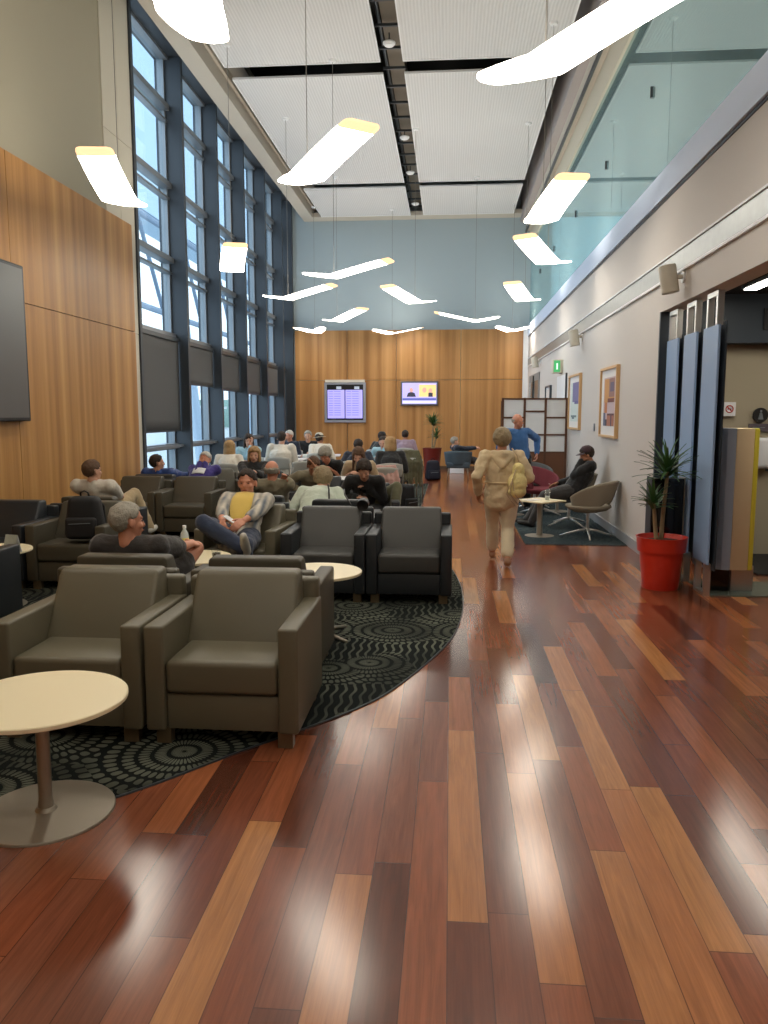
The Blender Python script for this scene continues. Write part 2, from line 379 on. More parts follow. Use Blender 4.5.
struct(MB().box(GX-.15, -4.72, 12.1, 24, 7.9, 8.5).obj('trim_31', M_fin))
# roller blinds, one to a bay
names = ['pulled lowest, nearest the cream column', 'second from the cream column', 'third from the cream column', 'fourth from the cream column', 'fifth from the cream column', 'closest to the end wall']
bots = [1.37, 2.24, 2.2, 2.18, 2.2, .35]
for i in range(6):
    a, b_ = edges[2*i], edges[2*i+1]
    t = empty('roller_blind', (-4.985, (a+b_)/2, 3.0), 'charcoal roller blind on the window wall, '+names[i], 'blind', group='roller blinds along the window wall')
    h = (b_-a)/2-.02
    MB().grid(lambda u, v: (.01*math.sin(u*7), -h+2*h*u, (bots[i]-3.0)*v), 12, 8, thick=.004).obj('blind_cloth', M_blind, t, True)
    MB().box(-.03, .03, -h, h, -.03, .04).obj('cassette', M_frame, t)
    MB().box(-.012, .018, -h, h, bots[i]-3.02, bots[i]-2.99).obj('bottom_bar', M_frame, t)
# horizontal guard rail on the window wall
struct(MB().box(-4.98, -4.93, 12.2, 23.9, 1.06, 1.11).obj('trim_11', M_trans))
# right wall with niche opening (Y<9.03), metal rail and white ledge
rw = MB()
rw.box(XR, XR+.2, 9.03, 24, 0, 3.95); rw.box(XR, XR+.2, YF, 9.03, 2.76, 3.95); rw.box(XR, XR+.2, YF, 2.2, 0, 2.76)
struct(rw.obj('wall_right', M_wallR))
struct(MB().box(XR-.035, XR+.02, YF, 24, 3.955, 4.25).obj('trim_12', M_trim))
struct(MB().box(XR-.012, XR, YF, 24, 3.925, 3.954).obj('trim_13', M_frame))
struct(MB().box(XR-.015, XR, YF, 23.9, 3.08, 3.28).obj('trim_14', M_galv))
r2 = MB(); r2.box(XR-.03, XR, YF, 23.9, 3.055, 3.08); r2.box(XR-.03, XR, YF, 23.9, 3.28, 3.30)
struct(r2.obj('trim_15', M_white))
struct(MB().box(XR-.02, XR, 9.03, 23.2, 0, .13).obj('baseboard_right', M_skirt))
struct(MB().box(2.13, XR, YB-.06, YB, 0, 4.2).obj('trim_16', M_white))
struct(MB().box(XR-.012, XR+.21, 8.985, 9.03, 0, 2.76).obj('trim_17', M_navy))
# upper storey behind teal glass
gy = [YF, -1, 2.3, 5.6, 8.9, 12.2, 15.5, 18.8, 22.1, 24]
wg = struct(MB().box(XR+.02, XR+.035, YF, 24, 4.25, 6.5).obj('window_7', M_teal)); wg['label'] = 'teal glazing of the upper storey'
struct(MB().box(5.2, 5.4, YF, 24, 3.9, ZT).obj('wall_upper', plain('pale_teal_wall', rgb(176,190,186), .8)))
struct(MB().box(XR+.2, 5.3, YF, 24, 3.75, 3.95).obj('floor_upper', M_white))
struct(MB().box(XR+.2, 5.3, YF, 24, 7.3, 7.4).obj('ceiling_upper', M_white))
struct(MB().box(XR-.02, XR+.25, YF, 24, 6.5, 6.95).obj('trim_18', plain('sand_paint', rgb(196,190,172), .7)))
struct(MB().box(XR-.14, XR+.3, YF, 24, 6.95, ZT).obj('trim_19', M_wall))
struct(MB().box(XR-.16, XR-.12, YF, 24, 6.9, 6.97).obj('trim_20', M_frame))
struct(MB().box(1.98, 2.14, YF, 24, 7.2, ZT).obj('trim_21', plain('lilac_grey_paint', rgb(170,164,162), .7)))
for y in (7.3, 9.9, 12.6, 15.5, 18.6, 21.4):
    o = MB().box(XR-.005, XR+.02, y-.02, y+.02, 5.3, 5.42).obj('glass_clamp', M_frame)
    tag(o, 'small dark clamp on the teal upper glazing', 'clamp', 'clamps on the teal glazing')
# ceiling panels, plenum and perimeter bulkheads
k = 0
for (x0, x1) in ((-3.74, -1.2), (-.8, 1.72)):
    for (y0, y1) in ((YF, 1.0), (1.25, 7.0), (7.25, 13.52), (14.02, 20.22), (20.66, 23.45)):
        p = MB().box(x0, x1, y0, y1, 7.33, 7.36)
        o = struct(p.obj('ceiling' if k == 0 else 'ceiling.%03d' % k, M_ceil)); k += 1
lip = MB()
for (x0, x1) in ((-3.74, -1.2), (-.8, 1.72)):
    for (y0, y1) in ((7.25, 13.52), (14.02, 20.22), (20.66, 23.45)):
        lip.box(x0-.02, x0, y0-.02, y1+.02, 7.32, 7.355); lip.box(x1, x1+.02, y0-.02, y1+.02, 7.32, 7.355)
        lip.box(x0, x1, y0-.02, y0, 7.32, 7.355); lip.box(x0, x1, y1, y1+.02, 7.32, 7.355)
struct(lip.obj('trim_22', M_white))
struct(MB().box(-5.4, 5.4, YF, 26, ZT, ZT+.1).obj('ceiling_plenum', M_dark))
struct(MB().box(-4.36, -4.04, YF, 24, 7.33, 8.4).obj('trim_23', M_wall))
struct(MB().box(-4.04, -3.99, YF, 24, 7.6, 8.4).obj('trim_24', M_wall))
struct(MB().box(-4.0, -3.7, YF, 24, 7.75, 7.8).obj('trim_25', plain('recess_shade_grey', rgb(150,146,138), .8)))  # recess top, its shade put into a darker grey
struct(MB().box(-4.04, 1.98, 23.5, 24, 7.33, 7.45).obj('trim_26', M_wall))
# duct run in the middle gap
du = empty('air_duct', (0, 0, 0), 'grey air duct running above the dark slot down the middle of the ceiling', 'duct')
MB().box(-1.10, -.84, YF, 23.4, 7.62, 7.95).obj('duct_body', plain('dull_duct', rgb(112,106,94), .5, .5), du)

y = 3.0
while y < 23.3:
    MB().box(-1.2, -.8, y-.02, y+.02, 7.5, 7.54).obj("hanger_bar", M_frame, du); y += .75

MB().tube([(-1.14, YF, 7.6), (-1.14, 23.4, 7.6)], .025).obj('conduit', M_frame, du)
for y in (9.6, 13.0, 17.2, 19.6, 22.4):
    o = empty('smoke_detector', (-1.0, y, 7.36), 'round white smoke detector hanging in the ceiling slot', 'smoke detector', group='smoke detectors in the ceiling slot')
    MB().lathe([(.0, -.03), (.07, -.03), (.1, 0), (.1, .02), (0, .02)], 20).obj('detector_body', M_white, o, 'auto')
    MB().cyl((0, 0, .02), .01, .14, 8).obj('stem', M_frame, o)
# room end behind the camera
struct(MB().box(-5.4, 9, YF-.2, YF, 0, ZT).obj('wall_front', M_wall))
# washroom niche
struct(MB().box(3.18, 8.8, 9.62, 9.8, 0, 3.1).obj('wall_niche_back', plain('khaki_wall', rgb(168,158,136), .8)))
struct(MB().box(XR+.2, 3.2, 10.8, 11.0, 0, 3.1).obj('wall_niche_far', M_navy)); struct(MB().box(3.0, 3.2, 9.8, 10.9, 0, 3.1).obj('wall_niche_return', M_navy))
struct(MB().box(8.8, 9.0, YF, 11, 0, 3.1).obj('wall_niche_side', MC['khaki_wall']))
struct(MB().box(XR+.2, 9.0, YF, 11, 3.0, 3.1).obj('ceiling_niche', M_dark))
struct(MB().box(2.5, 8.8, 9.4, 9.62, 2.46, 3.0).obj('trim_27', M_navy))
struct(MB().box(XR+.2, XR+.25, 9.03, 10.8, 0, 3.0).obj('trim_28', M_navy))
struct(MB().box(3.2, 8.8, 8.35, 9.61, 0, .012).obj('trim_29', plain('black_mat', rgb(26,24,22), .8)))
# carpets
def smooth_curve(pts, n=8):
    out = []
    for i in range(len(pts)-1):
        p0 = pts[max(i-1, 0)]; p1 = pts[i]; p2 = pts[i+1]; p3 = pts[min(i+2, len(pts)-1)]
        for j in range(n):
            t = j/n
            out.append(tuple(.5*((2*p1[k])+(-p0[k]+p2[k])*t+(2*p0[k]-5*p1[k]+4*p2[k]-p3[k])*t*t+(-p0[k]+3*p1[k]-3*p2[k]+p3[k])*t**3) for k in (0, 1)))
    return out+[pts[-1]]
cp = [(-4.82, 2.2), (-3.4, 2.25), (-2.3, 2.62), (-1.8, 2.88), (-1.42, 3.15), (-1.01, 3.65), (-.54, 4.22), (-.29, 4.69), (.0, 5.6), (.11, 6.4), (.13, 7.1), (.11, 7.7), (.02, 8.5), (-.2, 9.6), (-.4, 11), (-.5, 13), (-.5, 19)]
cv = smooth_curve(cp)
ed = cv+[(-4.82, 19)]
struct(MB().prism(ed, 0, .008).obj('floor_carpet_left', M_carpet))
struct(MB().tube([(x, y, .004) for x, y in cv], .006, 6).obj('trim_30', M_frame))
struct(MB().box(.98, XR-.02, 10.12, 16.2, 0, .008).obj('floor_carpet_right', M_carpetR))
# far door in the right wall
dr = MB().box(XR-.02, XR, 20.7, 23.3, 0, 2.75)
d1 = struct(dr.obj('door_1', plain('grey_door', rgb(128,130,130), .5))); 
MB().box(XR-.03, XR-.02, 20.9, 21.9, .2, 2.55).obj('glass_panel', M_clear, d1); MB().box(XR-.03, XR-.02, 22.05, 23.1, .2, 2.55).obj('glass_panel', M_clear, d1)
MB().box(XR-.06, XR-.02, 21.95, 22.0, 0, 2.7).obj('mullion', M_frame, d1)

# ------------------------------------------------------------------ outside the windows
struct(MB().box(-120, -5.6, -10, 200, -.9, -.8).obj('ground_outside', plain('pale_concrete', rgb(176,182,184), .9)))
M_out = plain('pale_steel', rgb(150,166,182), .5, .1)
M_out2 = plain('mid_steel', rgb(112,130,150), .5, .1)
M_clad = plain('pale_blue_cladding', rgb(176,196,212), .7)
ot = empty('footbridge', (-12, 0, 0), 'pale blue covered footbridge on steel trusses outside the windows', 'bridge')
MB().box(-1.5, 0, 18, 110, 9.6, 24).obj('upper_cladding', M_clad, ot)
for i in range(8): MB().box(.0, .04, 22+i*7, 22.12+i*7, 9.7, 24).obj('cladding_seam', M_out2, ot)
for z in (9.4, 5.9): MB().tube([(0, 18, z), (0, 90, z)], .13, 8).obj('chord', M_out2, ot)
for i in range(12):
    y = 20+i*5.2
    MB().tube([(0, y, 9.4), (0, y+2.6, 5.9)], .09, 8).obj('diagonal', M_out2, ot); MB().tube([(0, y+2.6, 5.9), (0, y+5.2, 9.4)], .09, 8).obj('diagonal', M_out2, ot)
for i in range(6):
    y = 24+i*9
    MB().tube([(1.5, y, -.8), (0, y+2.5, 5.9)], .24, 12).obj('raking_column', M_out, ot)
bo = empty('terminal_building', (-60, 120, -.8), 'low pale building beyond the windows', 'building')
MB().box(-16, 16, -6, 30, 0, 3.6).obj('wall', plain('pale_cladding', rgb(190,200,206), .8), bo)
MB().box(-17, 17, -7, 31, 3.6, 4.0).obj('roof', M_white, bo)
rdg = [(-120, 150), (-90, 150), (-60, 152), (-30, 156)]
struct(MB().grid(lambda u, v: (-140+130*u, 160, -1+v*(6+2.2*math.sin(u*9)+1.2*math.sin(u*23))), 40, 2, thick=4).obj('hills', plain('hazy_green', rgb(150,176,166), .9)))

# ------------------------------------------------------------------ pendant lamps
def lamp_meshes():
    wid = .19; Ls, Ll, hs, hl = .60, 1.0, .07, .22
    def half(s):
        if s < 0:
            t = min(1, -s/Ls); return wid*(1-.45*t**1.6)*(1 if t < .82 else max(.05, math.sqrt(max(0, 1-((t-.82)/.18)**2))))
        t = s/Ll; return wid*(1-.06*t)*(1 if t < .93 else (.72+.28*math.sqrt(max(0, 1-((t-.93)/.07)**2))))
    def top(s):
        if s < 0: return hs*(-s/Ls) + .02*(s/Ls)**2
        return hl*(s/Ll)
    def skew(s): return .06*max(0, -s/Ls)**1.5 if s < 0 else .05*(s/Ll)**2
    def fn(u0, u1):
        return lambda u, v: ((u0+(u1-u0)*u), skew(u0+(u1-u0)*u)+(2*v-1)*half(u0+(u1-u0)*u), top(u0+(u1-u0)*u)+.035*(1-(2*v-1)**2)*-.0)
    a = MB().grid(fn(-Ls, Ll*.87), 40, 8, thick=.018)
    b_ = MB().grid(fn(Ll*.87, Ll), 8, 8, thick=.018)
    return a, b_
la, lb = lamp_meshes()
lamp_spots = [  # x, y, yaw(deg), label
 (-3.56, 8.56, -83, 'lit wing-shaped pendant hanging before the left wood panelling'),
 (-1.50, 4.70, -80, 'lit wing-shaped pendant cut by the top edge, seen end-on'),
 (-1.40, 7.9, -53, 'lit wing-shaped pendant hanging high left of the ceiling slot, tip raised right'),
 (.60, 5.59, -42, 'largest lit wing-shaped pendant, at the upper right of the ceiling'),
 (-3.49, 12.74, -74, 'lit wing-shaped pendant close to the window fins, seen end-on'),
 (-1.95, 13.42, -14, 'long lit wing-shaped pendant overlapping the end of another below it'),
 (-3.22, 15.84, -17, 'lit wing-shaped pendant in front of the last window bays'),
 (-2.79, 19.68, -45, 'short lit wing-shaped pendant just above the left end of the end wall wood'),
 (-3.80, 22.35, 127, 'lit wing-shaped pendant touching the top line of the wood at far left'),
 (-.74, 16.60, -125, 'lit wing-shaped pendant in the middle, below the ceiling slot end'),
 (-1.66, 22.80, 34, 'dimmer wing-shaped pendant low over the end wall wood'),
 (.59, 19.95, 178, 'widest of the far lit pendants, over the end wall wood at centre right'),
 (1.06, 9.75, -80, 'lit wing-shaped pendant nearest the teal glazing, topmost of that row'),
 (1.45, 12.47, -120, 'lit wing-shaped pendant second down the row beside the teal glazing'),
 (1.48, 16.49, -113, 'lit wing-shaped pendant third down the row beside the teal glazing'),
 (1.68, 22.39, 48, 'lit wing-shaped pendant last of the row beside the teal glazing'),
 (1.2, 1.6, -60, 'lit wing-shaped pendant of the row behind the viewer, right'),
 (-1.2, .8, -30, 'lit wing-shaped pendant of the row behind the viewer, middle'),
 (-3.3, 4.0, -70, 'lit wing-shaped pendant of the row behind the viewer, left'),
 (-.3, -2.6, -45, 'lit wing-shaped pendant behind the viewer, far end middle'),
]
M_cable = plain('steel_cable', rgb(120,116,110), .5, .3)
proto = None
for x, y, yaw, lab in lamp_spots:
    if proto is None:
        proto = empty('pendant_lamp', (x, y, 3.93), lab, 'lamp', math.radians(yaw), 'wing-shaped pendant lamps')
        la.obj('diffuser', M_lamp, proto, True); lb.obj('end_cap', M_lampcap, proto, True)
        MB().tube([(0, 0, .02), (0, 0, 3.42)], .004, 6).obj('cable', M_cable, proto)
        MB().lathe([(0, 3.365), (.05, 3.37), (.065, 3.4), (0, 3.4)], 20).obj('ceiling_rose', M_white, proto, 'auto')
    else: copy_tree(proto, (x, y, 3.93), math.radians(yaw), lab)

# ------------------------------------------------------------------ armchairs
def armchair(loc, rz, seat_m, side_m, label, w=.77, group=None):
    t = empty('armchair', (loc[0], loc[1], 0), label, 'armchair', rz, group)   # faces local -Y
    a = .10; h = w/2; D = .39
    for s in (-1, 1):
        x0, x1 = (-h, -h+a) if s < 0 else (h-a, h)
        MB().rbox(x0, x1, -D, D-.04, .085, .62, .016, 3).obj('armrest', side_m, t, 'auto')
        tp = MB().tube([(x0+.004, -D+.012, .612), (x0+.004, D-.05, .612)], .004, 6); tp.tube([(x1-.004, -D+.012, .612), (x1-.004, D-.05, .612)], .004, 6)
    MB().rbox(-h+a, h-a, -D+.03, D-.06, .085, .27, .012, 2).obj('seat_base', side_m, t, 'auto')
    sm = MB().rbox(-h+a+.003, h-a-.003, -D+.005, D-.3, .275, .445, .03, 4)
    for i, v in enumerate(sm.v):
        if v[2] > .41:
            u = (v[0])/(h-a); q = (v[1]+.12)/.28; sm.v[i] = (v[0], v[1], v[2]+.018*(1-u*u)*(1-min(1, q*q)))
    sm.obj('seat_cushion', seat_m, t, 'auto')
    bc = MB().rbox(-h+a-.014, h-a+.014, 0, .33, .40, .79, .028, 4)
    bc.v = [(x*(1-.05*(z-.4)/.39), -.03+y+(.20*(z-.43)/.36)*(1-y/.33)+.01*math.sin((z-.4)/.39*PI)*-(y < .1), z) for x, y, z in bc.v]
    bc.obj('back_cushion', seat_m, t, 'auto')
    MB().rbox(-h+.012, h-.012, D-.09, D-.005, .085, .73, .02, 3).obj('back_panel', side_m, t, 'auto')
    for sx in (-1, 1):
        for sy in (-1, 1):
            cx, cy = sx*(h-.075), sy*(D-.07); 
            MB().rbox(cx-.038, cx+.038, cy-.03, cy+.03, 0, .09, .003, 1).obj('foot', M_foot, t)
    return t
AC = [  # x, y, facing (0 = towards viewer), seat, side, label, width
 (-1.11, 4.06, 0, M_taupe, M_taupe, 'empty taupe leather armchair at the front, nearest the wood floor', .77),
 (-1.90, 4.06, 0, M_taupe, M_taupe, 'empty taupe leather armchair right behind the nearest round table', .77),
 (-1.17, 4.92, PI, M_taupe2, M_taupe2, 'dark taupe armchair back to back with the front one nearest the wood floor', .77),
 (-2.0, 4.92, PI, M_taupe2, M_taupe2, 'dark taupe armchair in which the man in the dark t-shirt sits', .77),
 (-.345, 7.14, 0, M_char, M_navyl, 'empty charcoal and navy armchair at the edge of the carpet', .75),
 (-1.10, 7.14, 0, M_char, M_navyl, 'charcoal and navy armchair with a round black case on its back', .75),
 (-1.90, 7.30, -.08, M_taupe, M_taupe, 'taupe armchair holding the person in the plaid shirt', .77),
 (-3.83, 5.64, PI, M_navyl, M_navyl, 'navy armchair at the left edge of view, seen from its side', .77),
 (-3.58, 7.42, 0, M_taupe2, M_taupe2, 'dark taupe armchair with the black backpack on its seat', .78),
 (-4.37, 7.42, 0, M_navyl, M_navyl, 'dark navy armchair against the wood wall, left of the backpack', .74),
 (-3.80, 8.28, PI, M_taupe2, M_navyl, 'armchair in which the man in the white shirt sits', .77),
 (-4.32, 10.62, 0, M_taupe2, M_taupe2, 'empty dark taupe armchair beside the wood wall end', .77),
 (-3.54, 10.62, 0, M_taupe2, M_taupe2, 'empty dark taupe armchair in front of the person in purple', .77),
 (-4.28, 11.44, PI, M_char, M_char, 'dark armchair in which the person in the bright blue jacket sits', .77),
 (-3.62, 12.15, .5, M_taupe2, M_taupe2, 'armchair holding the person in the purple sweatshirt', .75),
 (-2.78, 11.75, .25, M_navyl, M_navyl, 'navy armchair holding the woman in black with short blond hair', .77),
 (-1.12, 8.22, PI, M_navyl, M_navyl, 'navy armchair holding the person in the mint top', .75),
 (-2.05, 8.55, PI, M_navyl, M_navyl, 'navy armchair holding the bald man in the olive jacket', .75),
 (-1.0, 9.75, .1, M_navyl, M_navyl, 'navy armchair holding the young woman in black with a phone', .75),
 (-1.8, 10.8, 0, M_navyl, M_navyl, 'navy armchair holding the man with a hand on his forehead', .75),
]
for x, y, rz, a, b_, lab, w_ in AC: armchair((x, y), rz, a, b_, lab, w_)

# ------------------------------------------------------------------ tables
def round_table(x, y, r, h, label, base='disc', topm=None):
    t = empty('side_table', (x, y, 0), label, 'table')
    MB().lathe([(0, h-.022), (r-.006, h-.022), (r, h-.018), (r, h-.004), (r-.004, h), (0, h)], 64).obj('tabletop', topm or M_table, t, 'auto')
    MB().lathe([(.032, .02), (.03, .05), (.027, .06), (.027, h-.022)], 24).obj('pedestal', M_steel, t, 'auto')
    MB().lathe([(.0, h-.03), (.11, h-.03), (.11, h-.022), (0, h-.022)], 24).obj('mounting_plate', M_steel, t)
    if base == 'disc':
        MB().lathe([(0, 0), (r*.80, 0), (r*.80, .006), (r*.79, .011), (.045, .016), (.036, .03), (0, .03)], 64).obj('base_disc', M_steel, t, 'auto')
    else:
        for k in range(4):
            a = PI/4*1.2+k*PI/2
            MB().tube([(0, 0, .05), (.3*math.cos(a), .3*math.sin(a), .014)], [.02, .012], 8).obj('base_arm', M_steel, t, True)
    return t
round_table(-1.665, 3.0, .345, .5, 'nearest round ivory table on a brushed steel disc base')
round_table(-.97, 5.72, .33, .5, 'round ivory table between the front chairs and the two charcoal armchairs', 'star')
round_table(-2.10, 6.22, .33, .5, 'round ivory table with a water bottle on it, beside the bare knee', 'disc')
round_table(-3.93, 6.42, .33, .5, 'round ivory table with a tent card at the left edge of view')
# bottle, cup, tent card
t = empty('water_bottle', (-2.19, 6.34, .501), 'clear plastic water bottle with a yellow label on the round table', 'bottle')
MB().lathe([(0, .002), (.03, 0), (.034, .01), (.034, .06), (.032, .07), (.034, .08), (.034, .15), (.03, .175), (.014, .205), (.013, .215), (0, .215)], 24).obj('bottle_body', plain('clear_pet', rgb(196, 206, 204), .1, spec=.8), t, True)
MB().lathe([(.0348, .065), (.0348, .135)], 24).obj('label', plain('yellow_label', rgb(216, 206, 92), .5), bpy.data.objects['bottle_body'], True)
MB().lathe([(0, .215), (.016, .215), (.016, .238), (0, .238)], 18).obj('cap', M_white, t, 'auto')
t = empty('drinking_glass', (-1.86, 6.13, .501), 'short dark drink tumbler on the bottle table', 'cup')
MB().lathe([(0, 0), (.036, 0), (.04, .07), (.037, .07), (.033, .008), (0, .008)], 24).obj('tumbler', M_clear, t, True)
MB().lathe([(0, .009), (.032, .009), (.035, .048), (0, .048)], 24).obj('dark_drink', plain('cola', rgb(40, 24, 16), .1), t, True)
t = empty('tent_card', (-3.66, 6.28, .501), 'small pale folded tent card on the table at the left edge', 'card', math.radians(-12))
MB().add([(-.06,-.045,0),(.06,-.045,0),(.06,0,.15),(-.06,0,.15),(-.06,-.041,0),(.06,-.041,0),(.06,.004,.15),(-.06,.004,.15)], [(0,1,2,3),(7,6,5,4),(0,4,5,1),(1,5,6,2),(2,6,7,3),(3,7,4,0)]).obj('front_leaf', plain('pale_print', rgb(178,184,172), .6, var=.15, vscale=30), t)
MB().add([(-.06,.045,0),(.06,.045,0),(.06,.004,.15),(-.06,.004,.15),(-.06,.041,0),(.06,.041,0),(.06,0,.15),(-.06,0,.15)], [(0,1,2,3),(7,6,5,4),(0,4,5,1),(1,5,6,2),(2,6,7,3),(3,7,4,0)]).obj('back_leaf', M_white, t)
# black lens-like cap hanging over the armchair back
t = empty('binoculars_case', (-.80, 7.30, .77), 'round black case lying on top of the charcoal armchair back', 'case')
MB().lathe([(0, -.05), (.045, -.05), (.055, -.03), (.055, .05), (.05, .055), (.04, .05), (0, .045)], 24, M=Matrix.Translation((0, 0, .055)) @ Matrix.Rotation(math.radians(100), 4, 'X')).obj('case_body', M_black, t, 'auto')
MB().tube([(0, .04, .04), (-.12, .1, .02), (-.2, .2, .12), (-.22, .3, .16)], .008, 6).obj('strap', M_black, t, True)

# right hand coffee table (rounded square, turned), glass, paper
t = empty('coffee_table', (1.24, 10.88, 0), 'low rounded-square ivory table on a steel column beside the walking woman', 'table', math.radians(40))
MB().rbox(-.25, .25, -.25, .25, .478, .5, .01, 2).obj('tabletop', M_table, t, 'auto')
MB().lathe([(.2, 0), (.2, .008), (.045, .015), (.04, .03), (.036, .478)], 32).obj('pedestal', M_steel, t, 'auto')
t = empty('water_glass', (1.33, 10.82, .501), 'clear glass of water on the low table by the grey swivel chair', 'glass')
MB().lathe([(0, 0), (.032, 0), (.038, .14), (.035, .14), (.03, .008), (0, .008)], 24).obj('glass', M_clear, t, True)
MB().lathe([(0, .009), (.03, .009), (.033, .06), (0, .06)], 24).obj('water', plain('water', rgb(200, 204, 200), .05), t, True)
o = MB().box(-.12, .12, -.08, .08, 0, .004).obj('leaflet', plain('paper', rgb(238, 234, 226), .6), loc=(1.12, 10.84, .501), rz=.5); tag(o, 'white sheet of paper on the low table by the walking woman', 'paper')

# ------------------------------------------------------------------ swivel lounge chairs
def swivel(x, y, rz, col, label):
    t = empty('swivel_chair', (x, y, 0), label, 'chair', rz)     # faces local -Y
    def shell(u, v):
        a = (u-.5)*2*math.radians(118)                          # 0 = back
        ca = math.cos(a)
        top = .56+.22*max(0, (ca+.45)/1.45)**.8
        k = max(0, (ca-.72)/.28)
        bot = .36+.15*k**.7
        z = bot+(top-bot)*v
        q = (z-.34)/.44
        r = .22+.13*min(1, max(0, q))**.6+.06*q*k
        return (r*math.sin(a)*1.03, r*math.cos(a)*1.0, z)
    MB().grid(shell, 44, 10, thick=.035).obj('shell', col, t, True)
    MB().lathe([(0, .34), (.14, .345), (.25, .375), (.31, .42), (.30, .445), (.2, .455), (0, .45)], 40).obj('seat', col, t, True)
    MB().cyl((0, 0, .09), .022, .26, 16).obj('post', M_chrome, t, 'auto')
    for k in range(4):
        a = k*PI/2+.5
        MB().tube([(0, 0, .11), (.12*math.cos(a), .12*math.sin(a), .09), (.37*math.cos(a), .37*math.sin(a), .013)], [.02, .017, .011], 8).obj('leg', M_chrome, t, True)
    return t
M_gf = plain('warm_grey_felt', rgb(142,134,118), .95, bump=.15, bscale=500)
M_plum = plain('plum_felt', rgb(122,56,66), .9, bump=.15, bscale=500)
M_dgf = plain('dark_grey_felt', rgb(92,92,92), .9, bump=.15, bscale=500)
swivel(1.88, 10.84, math.radians(-122), M_gf, 'empty warm grey swivel chair with splayed chrome legs, nearest the red pot')
swivel(1.80, 12.0, math.radians(-90), M_gf, 'grey swivel chair in which the man in black with a cap reclines')
swivel(1.52, 13.3, math.radians(30), M_plum, 'plum swivel chair behind the reclining man')
swivel(1.55, 14.5, math.radians(10), M_dgf, 'dark grey swivel chair in front of the screen divider')
round_table(1.85, 13.7, .26, .5, 'small round table beside the plum chair', 'disc', M_tablew)
o = MB().rbox(-.13, .13, -.09, .09, 0, .02, .005, 1).obj('lilac_book', plain('lilac_cover', rgb(190,150,200), .4), loc=(1.83, 13.68, .502), rz=.4); tag(o, 'lilac covered book on the small table beside the plum chair', 'book')
round_table(1.05, 13.2, .25, .5, 'small dark round table at the blue-sweater man\'s feet', 'disc', M_tablew)
o = MB().rbox(-.14, .14, -.1, .1, 0, .03, .005, 1).obj('magazine', plain('blue_cover', rgb(60,66,120), .4), loc=(1.03, 13.18, .502), rz=.3); tag(o, 'dark blue magazine on the small table behind the walking woman', 'magazine')

# ------------------------------------------------------------------ cafe chairs and tables
def cafe_chair(x, y, rz, label, mat=None):
    t = empty('cafe_chair', (x, y, 0), label, 'chair', rz)      # faces local +Y
    m = mat or M_plasticg
    def bk(u, v):
        s = 2*u-1; z = .60+.24*v-.03*s*s*v
        return (s*(.235-.02*v), -.20-.05*v+.07*s*s, z)
    MB().grid(bk, 16, 6, thick=.014).obj('backrest', m, t, True)
    def st(u, v):
        s = 2*u-1; return (s*.22, -.2+.42*v, .45+.012*s*s-.02*math.sin(v*PI)+(-.02 if v > .9 else 0))
    MB().grid(st, 12, 10, thick=.014).obj('seat', m, t, True)
    for s in (-1, 1):
        MB().tube([(s*.21, -.25, 0), (s*.215, -.2, .44), (s*.22, -.19, .62), (s*.215, -.215, .72)], .011, 8).obj('rear_leg', M_steel, t, True)
        MB().tube([(s*.2, .2, 0), (s*.2, .17, .44)], .011, 8).obj('front_leg', M_steel, t, True)
    return t
def cafe_table(x, y, rz, label, w=.75, d=.75):
    t = empty('cafe_table', (x, y, 0), label, 'table', rz)
    MB().rbox(-w/2, w/2, -d/2, d/2, .715, .74, .008, 2).obj('tabletop', M_tablew, t, 'auto')
    MB().cyl((0, 0, .02), .03, .70, 16).obj('pedestal', M_steel, t, 'auto')
    for k in range(4):
        a = k*PI/2+PI/4
        MB().tube([(0, 0, .05), (.34*math.cos(a), .34*math.sin(a), .015)], [.022, .012], 8).obj('foot', M_steel, t, True)
    return t
cafe_table(-3.55, 16.35, 0, 'white cafe table in front of the man with the wide white shirt, by the windows', 1.1, .8)
cafe_table(-3.0, 18.0, .1, 'white cafe table with the dark-shirted man leaning on it', 1.0, .8)
cafe_table(-3.95, 14.1, 0, 'white cafe table between the two long-haired women', .8, .7)
cafe_table(-1.65, 13.55, .05, 'white cafe table at which the man in the navy t-shirt sits', 1.4, .75)
cafe_table(-1.75, 11.45, 0, 'white cafe table behind the man with his hand on his forehead', 1.0, .6)
cafe_table(-1.3, 15.35, 0, 'white cafe table beyond the woman in black with dark blond hair', 1.0, .8)
cafe_table(-1.4, 20.9, 0, 'white cafe table closest to the end wall', .8, .8)
cafe_table(-1.5, 18.0, 0, 'white cafe table behind the person in light blue', .8, .8)

# ------------------------------------------------------------------ walls: pictures, lights, signs, screens
def picture(y0, y1, z0, z1, label, strokes, frame_m):
    t = empty('framed_picture', (XR, (y0+y1)/2, (z0+z1)/2), label, 'picture')
    h, v = (y1-y0)/2, (z1-z0)/2; f = .035
    fr = MB(); fr.box(-.05, 0, -h, h, v-f, v); fr.box(-.05, 0, -h, h, -v, -v+f); fr.box(-.05, 0, -h, -h+f, -v+f, v-f); fr.box(-.05, 0, h-f, h, -v+f, v-f)
    fr.obj('frame', frame_m, t)
    MB().box(-.022, -.002, -h+f, h-f, -v+f, v-f).obj('mat_board', plain('mat_board', rgb(228,226,224), .6), t)
    for n_, (a, b_, c, d, col) in enumerate(strokes):
        # a..b along the wall (0 far, 1 near), c..d bottom to top, within the mat
        MB().box(-.0235-.0006*n_, -.0215, h-f-(2*(h-f))*b_, h-f-(2*(h-f))*a, -v+f+2*(v-f)*c, -v+f+2*(v-f)*d).obj('print_area', plain('ink_%02x%02x%02x' % col, rgb(*col), .6), t)
    return t
M_pine = plain('pine_frame', rgb(206,168,120), .5)
